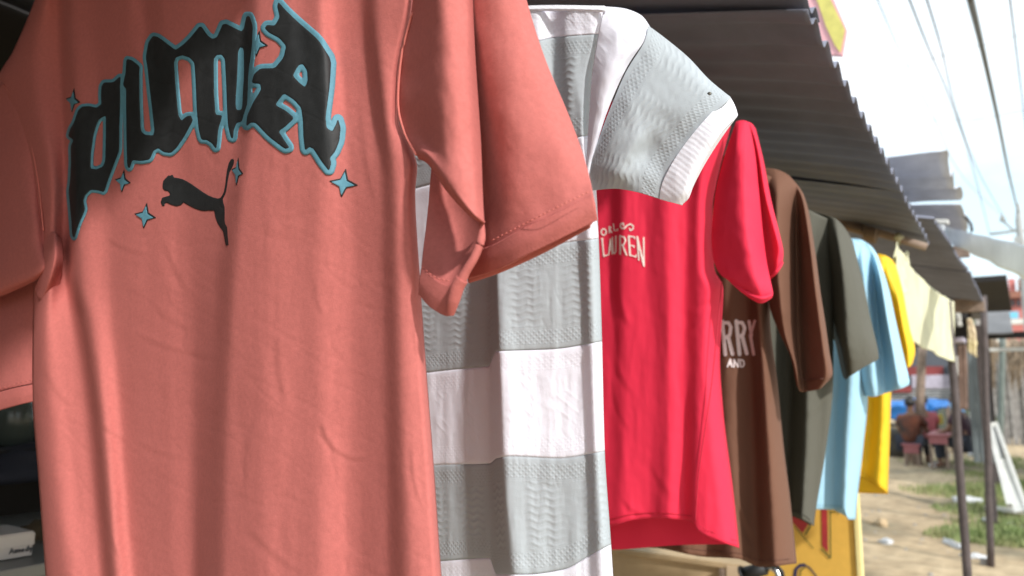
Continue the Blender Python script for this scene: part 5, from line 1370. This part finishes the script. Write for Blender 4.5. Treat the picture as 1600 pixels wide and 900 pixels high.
# ------------------------------------------------------------------ structures between
vs = empty('grey_sheet_wall', P(1515, 580, 12), 'narrow wall of grey corrugated sheets behind the straight brown post', 'wall')
for k in range(3):
    x0_ = P(1509+k*11, 560, 12).x; x1_ = P(1519.5+k*11, 560, 12).x
    nn_ = 40; V = []; z0_, z1_ = P(1515, 652, 12).z, P(1515, 545, 12).z
    for i in range(nn_+1):
        x = x0_+(x1_-x0_)*i/nn_; V += [(x, 12+.012*math.sin(i/nn_*2*math.pi*2.5), z0_-.6), (x, 12+.012*math.sin(i/nn_*2*math.pi*2.5), z1_)]
    link('metal_sheet', mesh(V, [(2*i, 2*i+2, 2*i+3, 2*i+1) for i in range(nn_)]), mat('blue_grey_sheet', (.24, .27, .28), .6, var=.2, vscale=4), vs)
# brown hanging cloth and sacks
def drape(name, pix, d, mt, label, cat, seed, grp=None, thick=.06):
    """hanging cloth with folds, outline from photo pixels at depth d"""
    xs_ = [p[0] for p in pix]; 
    L = [pix[i] for i in range(len(pix)//2)]; Rr = [pix[-1-i] for i in range(len(pix)//2)]
    rows = [[(l[0], l[1], 0), (l[0]*.75+r[0]*.25, l[1]*.75+r[1]*.25, 12), ((l[0]+r[0])/2, (l[1]+r[1])/2, 4), (l[0]*.25+r[0]*.75, l[1]*.25+r[1]*.75, 6), (r[0], r[1], -12)] for l, r in zip(L, Rr)]
    e = net(None, name, d, rows, mt, 20, 24, wr=8, seed=seed, thick=.02)
    return tag(e, label, cat, grp)
drape('hanging_cloth', [(1494, 540), (1495, 580), (1497, 640), (1512, 640), (1512, 580), (1510, 538)], 11.0, mat('brown_rag', (.20, .13, .10), .9, var=.3, vscale=4), 'brown cloth hanging beside the grey corrugated sheets', 'cloth', 5)
GH = 'garments hanging under the far stall roof'
drape('hanging_garment', [(1511, 500), (1512, 530), (1511, 548), (1526, 558), (1525, 520), (1518, 498)], 6.9, mat('cream_yellow_cloth', (.70, .60, .30), .8, trans=.2, var=.2, vscale=3, col2=(.7, .55, .45)), 'cream and yellow garment hanging beside the straight brown post', 'garment', 6, GH)
drape('hanging_garment', [(1493, 478), (1494, 495), (1497, 510), (1503, 510), (1502, 495), (1500, 478)], 7.2, m_sack, 'small grey white garment hanging high under the far roof', 'garment', 7, GH)
drape('hanging_garment', [(1508, 470), (1507, 480), (1508, 486), (1514, 488), (1514, 480), (1512, 470)], 7.2, mat('mustard_rag', (.25, .19, .08), .9), 'little mustard rag hanging right of the small grey white garment', 'garment', 8, GH)
drape('hanging_garment', [(1488, 560), (1488, 576), (1490, 588), (1497, 588), (1497, 575), (1496, 556)], 9.0, m_sack, 'pale cloth dangling just below the corner of the cream cloth', 'garment', 9, GH)
tag(tube_obj('garment_line', [P(1440, 472, 7.1), P(1490, 476, 7.1), P(1540, 470, 7.1)], .008, m_wire), 'thin dark line carrying garments below the far roof beam', 'line')
# dark stall behind (roof + walls) closing the row
ds = empty('dark_stall', P(1470, 600, 9), 'dark open stall front closing the row beyond the hanging garments', 'stall')
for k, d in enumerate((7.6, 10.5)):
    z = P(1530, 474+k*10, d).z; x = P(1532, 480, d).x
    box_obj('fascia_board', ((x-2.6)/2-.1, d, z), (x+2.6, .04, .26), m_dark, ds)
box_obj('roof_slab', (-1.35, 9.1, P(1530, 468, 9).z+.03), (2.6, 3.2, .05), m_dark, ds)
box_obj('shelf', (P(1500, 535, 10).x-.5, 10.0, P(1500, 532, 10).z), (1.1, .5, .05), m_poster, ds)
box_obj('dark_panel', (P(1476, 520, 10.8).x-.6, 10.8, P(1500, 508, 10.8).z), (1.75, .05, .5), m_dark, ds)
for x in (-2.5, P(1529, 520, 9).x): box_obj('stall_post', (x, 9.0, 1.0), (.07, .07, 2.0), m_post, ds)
# grey lean-to at right with fence of boards
lt = empty('grey_lean_to', P(1570, 520, 13), 'low grey roof slab on a dark beam at right in front of the red building', 'roof')
za, zb = P(1570, 474, 14.5).z, P(1570, 519, 12.0).z
a0, a1, a2_, a3 = P(1538, 475, 14.5), P(1576, 480, 14.5), P(1583, 519, 12.0), P(1538, 520, 12.0)
freeform('roof_sheet', lt, [a3, a2_, a1, a0], 10, 40, .012, .3, m_dullroof, 12, solid=.03)
bxm = P(1570, 524, 12.1)
box_obj('beam', (bxm.x+.4, 12.1, bxm.z), (1.9, .08, .09), m_dark, lt)
box_obj('beam', (bxm.x+.4, 13.5, bxm.z-.14), (1.9, .06, .05), m_whitepl, lt)
for px in (1543, 1620): x = P(px, 560, 12.1).x; box_obj('post', (x, 12.1, bxm.z/2), (.06, .06, bxm.z), m_post, lt)
fn = empty('board_fence', P(1570, 635, 20), 'fence of old vertical boards under dry palm thatch at right', 'fence')
for k in range(26):
    x0_ = 1541+k*3.6; a = P(x0_, 640, 21+.1*random.random()); h_ = P(x0_, 534+random.uniform(-3, 8), 21).z
    box_obj('fence_board', (a.x, a.y, h_/2), (.045+.02*random.random(), .025, h_), m_slat, fn, rot=Matrix.Rotation(rad(random.uniform(-1.5, 1.5)), 3, 'Y'), bev=0)
bm = bmesh.new()
for k in range(170):
    px = random.uniform(1538, 1622); py = random.uniform(526, 545); ln = random.uniform(12, 70)*(1.2 if (1545 < px < 1556 or 1575 < px < 1600) else .45)
    a = P(px, py, 20.6); b = P(px+random.uniform(-5, 5), py+ln, 20.4); tube(bm, [a, a.lerp(b, .5)+Vector((0, -.05, 0)), b], [.012, .016, .003], 4)
o = link('palm_thatch', bm_mesh(bm), m_thatch, fn); o['kind'] = 'stuff'
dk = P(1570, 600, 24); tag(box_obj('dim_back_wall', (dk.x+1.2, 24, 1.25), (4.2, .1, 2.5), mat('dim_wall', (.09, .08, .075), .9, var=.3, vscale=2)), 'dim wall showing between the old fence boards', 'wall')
# sacks and debris by the fence
LB = 'bags and rubble along the board fence'
for px, py, s_, lb, sd_ in [(1560, 637, (.35, .25, .22), 'pale bulging bag at the left end of the board fence', 1), (1575, 640, (.25, .2, .14), 'pale flat bag just right of the bulging bag by the fence', 2), (1592, 636, (.30, .25, .2), 'whitish bag at the fence below the right thatch', 3), (1584, 642, (.2, .15, .1), 'small grey lump in front of the fence bags', 4)]:
    crumple('pale_bag', G(px, py+14)+Vector((0, 0, 0)), s_, m_sack, lb, 'bag', sd_*2.3, LB)
tag(tube_obj('leaning_stick', [G(1562, 655, 0), P(1546, 520, 16)], [.04, .03], m_thatch), 'bamboo stick leaning beside the straight brown post before the fence', 'stick')

# leaning white window frame
wf = empty('leaning_window_frame', G(1590, 800), 'long white window frame with slats leaning to the left over the grass', 'window frame')
def WFp(px, py): 
    # leaning plane: top farther left at depth 10.2, foot nearer
    t = (py-660)/(810-660); return P(px, py, 10.6-1.2*t)
def bar(name, a, b, wd, th, mt):
    A_, B_ = WFp(*a), WFp(*b); dirv = (B_-A_).normalized(); side = dirv.cross(Vector((0, -1, 0))).normalized(); nn_ = side.cross(dirv)
    bm = bmesh.new(); vs_ = []
    for p in (A_, B_):
        for su, sv in ((-1, -1), (1, -1), (1, 1), (-1, 1)): vs_.append(bm.verts.new(p+side*su*wd/2+nn_*sv*th/2))
    for f in ((0, 1, 2, 3), (7, 6, 5, 4), (0, 4, 5, 1), (1, 5, 6, 2), (2, 6, 7, 3), (3, 7, 4, 0)): bm.faces.new([vs_[i] for i in f])
    return link(name, bm_mesh(bm), mt, wf, False)
bar('frame_rail', (1546, 664), (1578, 790), .055, .06, m_whitepl)
bar('frame_rail', (1557, 663), (1606, 800), .035, .06, m_whitepl)
bar('frame_end', (1547, 665), (1558, 663), .06, .065, m_whitepl)
bar('lower_panel', (1569, 720), (1597, 800), .13, .03, m_whitepl)
for k in range(4): bar('slat', (1550+k*1.7+.5, 668), (1565+k*2.2, 718), .010, .02, m_shutter)
A_ = WFp(1568, 728)
bar('crossbar', (1562, 722), (1574, 717), .03, .05, m_whitepl)
tag(box_obj('white_plank', G(1578, 806)+Vector((0, 0, .06)), (.45, .10, .04), m_whitepl, rot=Matrix.Rotation(rad(-20), 3, 'Z')), 'white broken plank lying at the foot of the leaning window frame', 'plank')

# red and salmon buildings, top right
rb = empty('salmon_building', P(1580, 600, 55), 'salmon and white two storey building rising behind the lean-to at far right', 'building')
rect('wall', 1566, 458, 1680, 610, 55, m_salmon, rb, 8)
rect('upper_wall', 1575, 436, 1588, 460, 55, m_salmon, rb, 5, .5)
rect('upper_wall', 1592, 444, 1640, 460, 55, m_salmon, rb, 5, .8)
rect('roof', 1560, 456, 1600, 464, 55, m_tile, rb, 8, -.8)
rect('roof', 1590, 436, 1640, 447, 55, m_tile, rb, 7, -.2)
rect('sign_band', 1542, 463, 1574, 475, 55, mat('mint_band', (.62, .75, .68), .7, var=.3, vscale=1.2), rb, .4, -1.3)
rect('blue_panel', 1577, 487, 1592, 497, 55, mat('cyan_panel', (.18, .50, .66), .6), rb, .3, -1.4)
rect('white_ledge', 1577, 499, 1640, 504, 55, m_whitewall, rb, 1.0, -1.8)
for k in range(4): rect('window', 1580+k*9, 468, 1585+k*9, 478, 55, m_glass, rb, .2, -.15)
rb2 = empty('grey_roofed_house', P(1550, 600, 62), 'small grey roofed house left of the salmon building', 'house')
rect('wall', 1520, 456, 1562, 610, 62, m_whitewall, rb2, 8); rect('roof', 1515, 447, 1563, 458, 62, mat('slate_blue_roof', (.32, .37, .42), .6, var=.2, vscale=1), rb2, 8, -.6)
rect('window', 1546, 478, 1552, 488, 62, m_glass, rb2, .2, -.12)

# trees behind
def tree(px, py_top, d, h, label, seed):
    rs = random.Random(seed); g_ = P(px, 600, d); base = Vector((g_.x, d, 0)); e = empty('tree', base, label, 'tree', 'far trees behind the houses')
    bm = bmesh.new(); tube(bm, [base, base+Vector((.1, 0, h*.35)), base+Vector((.2, 0, h*.6))], [.22, .15, .08], 8)
    for k in range(5):
        a = rs.random()*6.28; s_ = base+Vector((.1, 0, h*(.35+.05*k))); tube(bm, [s_, s_+Vector((math.cos(a)*h*.2, math.sin(a)*h*.2, h*.2))], [.08, .03], 6)
    link('trunk', bm_mesh(bm), m_bark, e)
    V = []; F = []
    cl = [(base+Vector((rs.gauss(0, h*.16), rs.gauss(0, h*.16), h*(.5+.45*rs.random()))), h*rs.uniform(.08, .17)) for _ in range(16)]
    for _ in range(2600):
        c, r = rs.choice(cl); v = Vector((rs.gauss(0, 1), rs.gauss(0, 1), rs.gauss(0, 1))).normalized()*r*rs.uniform(.6, 1.05); p = c+v
        a = Vector((rs.gauss(0, 1), rs.gauss(0, 1), rs.gauss(0, 1))).normalized(); b = a.cross(v).normalized(); s_ = rs.uniform(.07, .14); k = len(V)
        V += [p-a*s_, p+b*s_*.5, p+a*s_, p-b*s_*.5]; F.append((k, k+1, k+2, k+3))
    link('crown', mesh(V, F), m_leaf, e, False)
tree(1568, 445, 72, 9.2, 'dark green tree between the grey roofed house and salmon building', 1)
tree(1530, 450, 80, 7.5, 'dark green tree behind the grey roofed house', 2)
tree(1500, 450, 85, 7.0, 'tree mostly hidden behind the dark stall roof', 3)

# ------------------------------------------------------------------ utility pole and wires
up = empty('utility_pole', P(1592, 600, 38), 'pale concrete utility pole with cross arms at the right edge', 'utility pole')
tb = P(1592, 345, 38); base = Vector((tb.x, 38, 0))
tube_obj('mast', [base, base.lerp(tb, .5), tb, P(1591.5, 318, 38)], [.19, .16, .13, .07], m_concrete, up, 12)
tube_obj('cross_arm', [P(1546, 366, 38), P(1592, 360, 38), P(1640, 358, 38)], .06, m_concrete, up, 6)
tube_obj('cross_arm', [P(1566, 344, 38), P(1584, 360, 38), P(1594, 362, 38)], .055, m_concrete, up, 6)
tube_obj('insulator', [P(1566, 336, 38), P(1566, 346, 38)], [.07, .10], m_concrete, up, 8)
tube_obj('brace', [P(1594, 362, 38), P(1606, 392, 38)], .05, m_concrete, up, 6)
rect('transformer', 1584, 370, 1598, 380, 38, m_concrete, up, .5, -.3)
WG = 'overhead wires above the lane'
def wire(pts, r, label, mt=m_wire, cat='wire'):
    Q = catmull([tuple(P(a, b, d)) for a, b, d in pts], 40)
    return tag(tube_obj('overhead_wire', [tuple(q_) for q_ in Q], r, mt, None, 6), label, cat, WG)
wire([(1366, -12, 9), (1412, 92, 13), (1462, 190, 18), (1500, 270, 24), (1566, 338, 38)], .007, 'leftmost faint thin wire crossing the open sky')
wire([(1418, -8, 9), (1455, 85, 13), (1488, 165, 18), (1520, 262, 25), (1546, 364, 38)], .012, 'second wire from left, just left of its close neighbour')
wire([(1446, -8, 9), (1472, 80, 13), (1492, 165, 19), (1526, 262, 26), (1572, 345, 38)], .012, 'third wire from left, meeting the second one at mid sky')
wire([(1514, -10, 7), (1538, 90, 11), (1560, 190, 17), (1576, 270, 25), (1591, 332, 38)], .030, 'thick bundled cable running down to the utility pole top', m_cable, 'cable')
wire([(1577, -10, 9), (1588, 80, 13), (1600, 180, 19), (1606, 260, 28)], .010, 'thin wire close to the right picture edge')
wire([(1418, 102, 20), (1500, 80, 19), (1610, 50, 18)], .006, 'faint thin wire running across the others high in the sky')
wire([(1455, 188, 26), (1530, 186, 25), (1610, 170, 24)], .006, 'faint level wire crossing the cable lower in the sky')
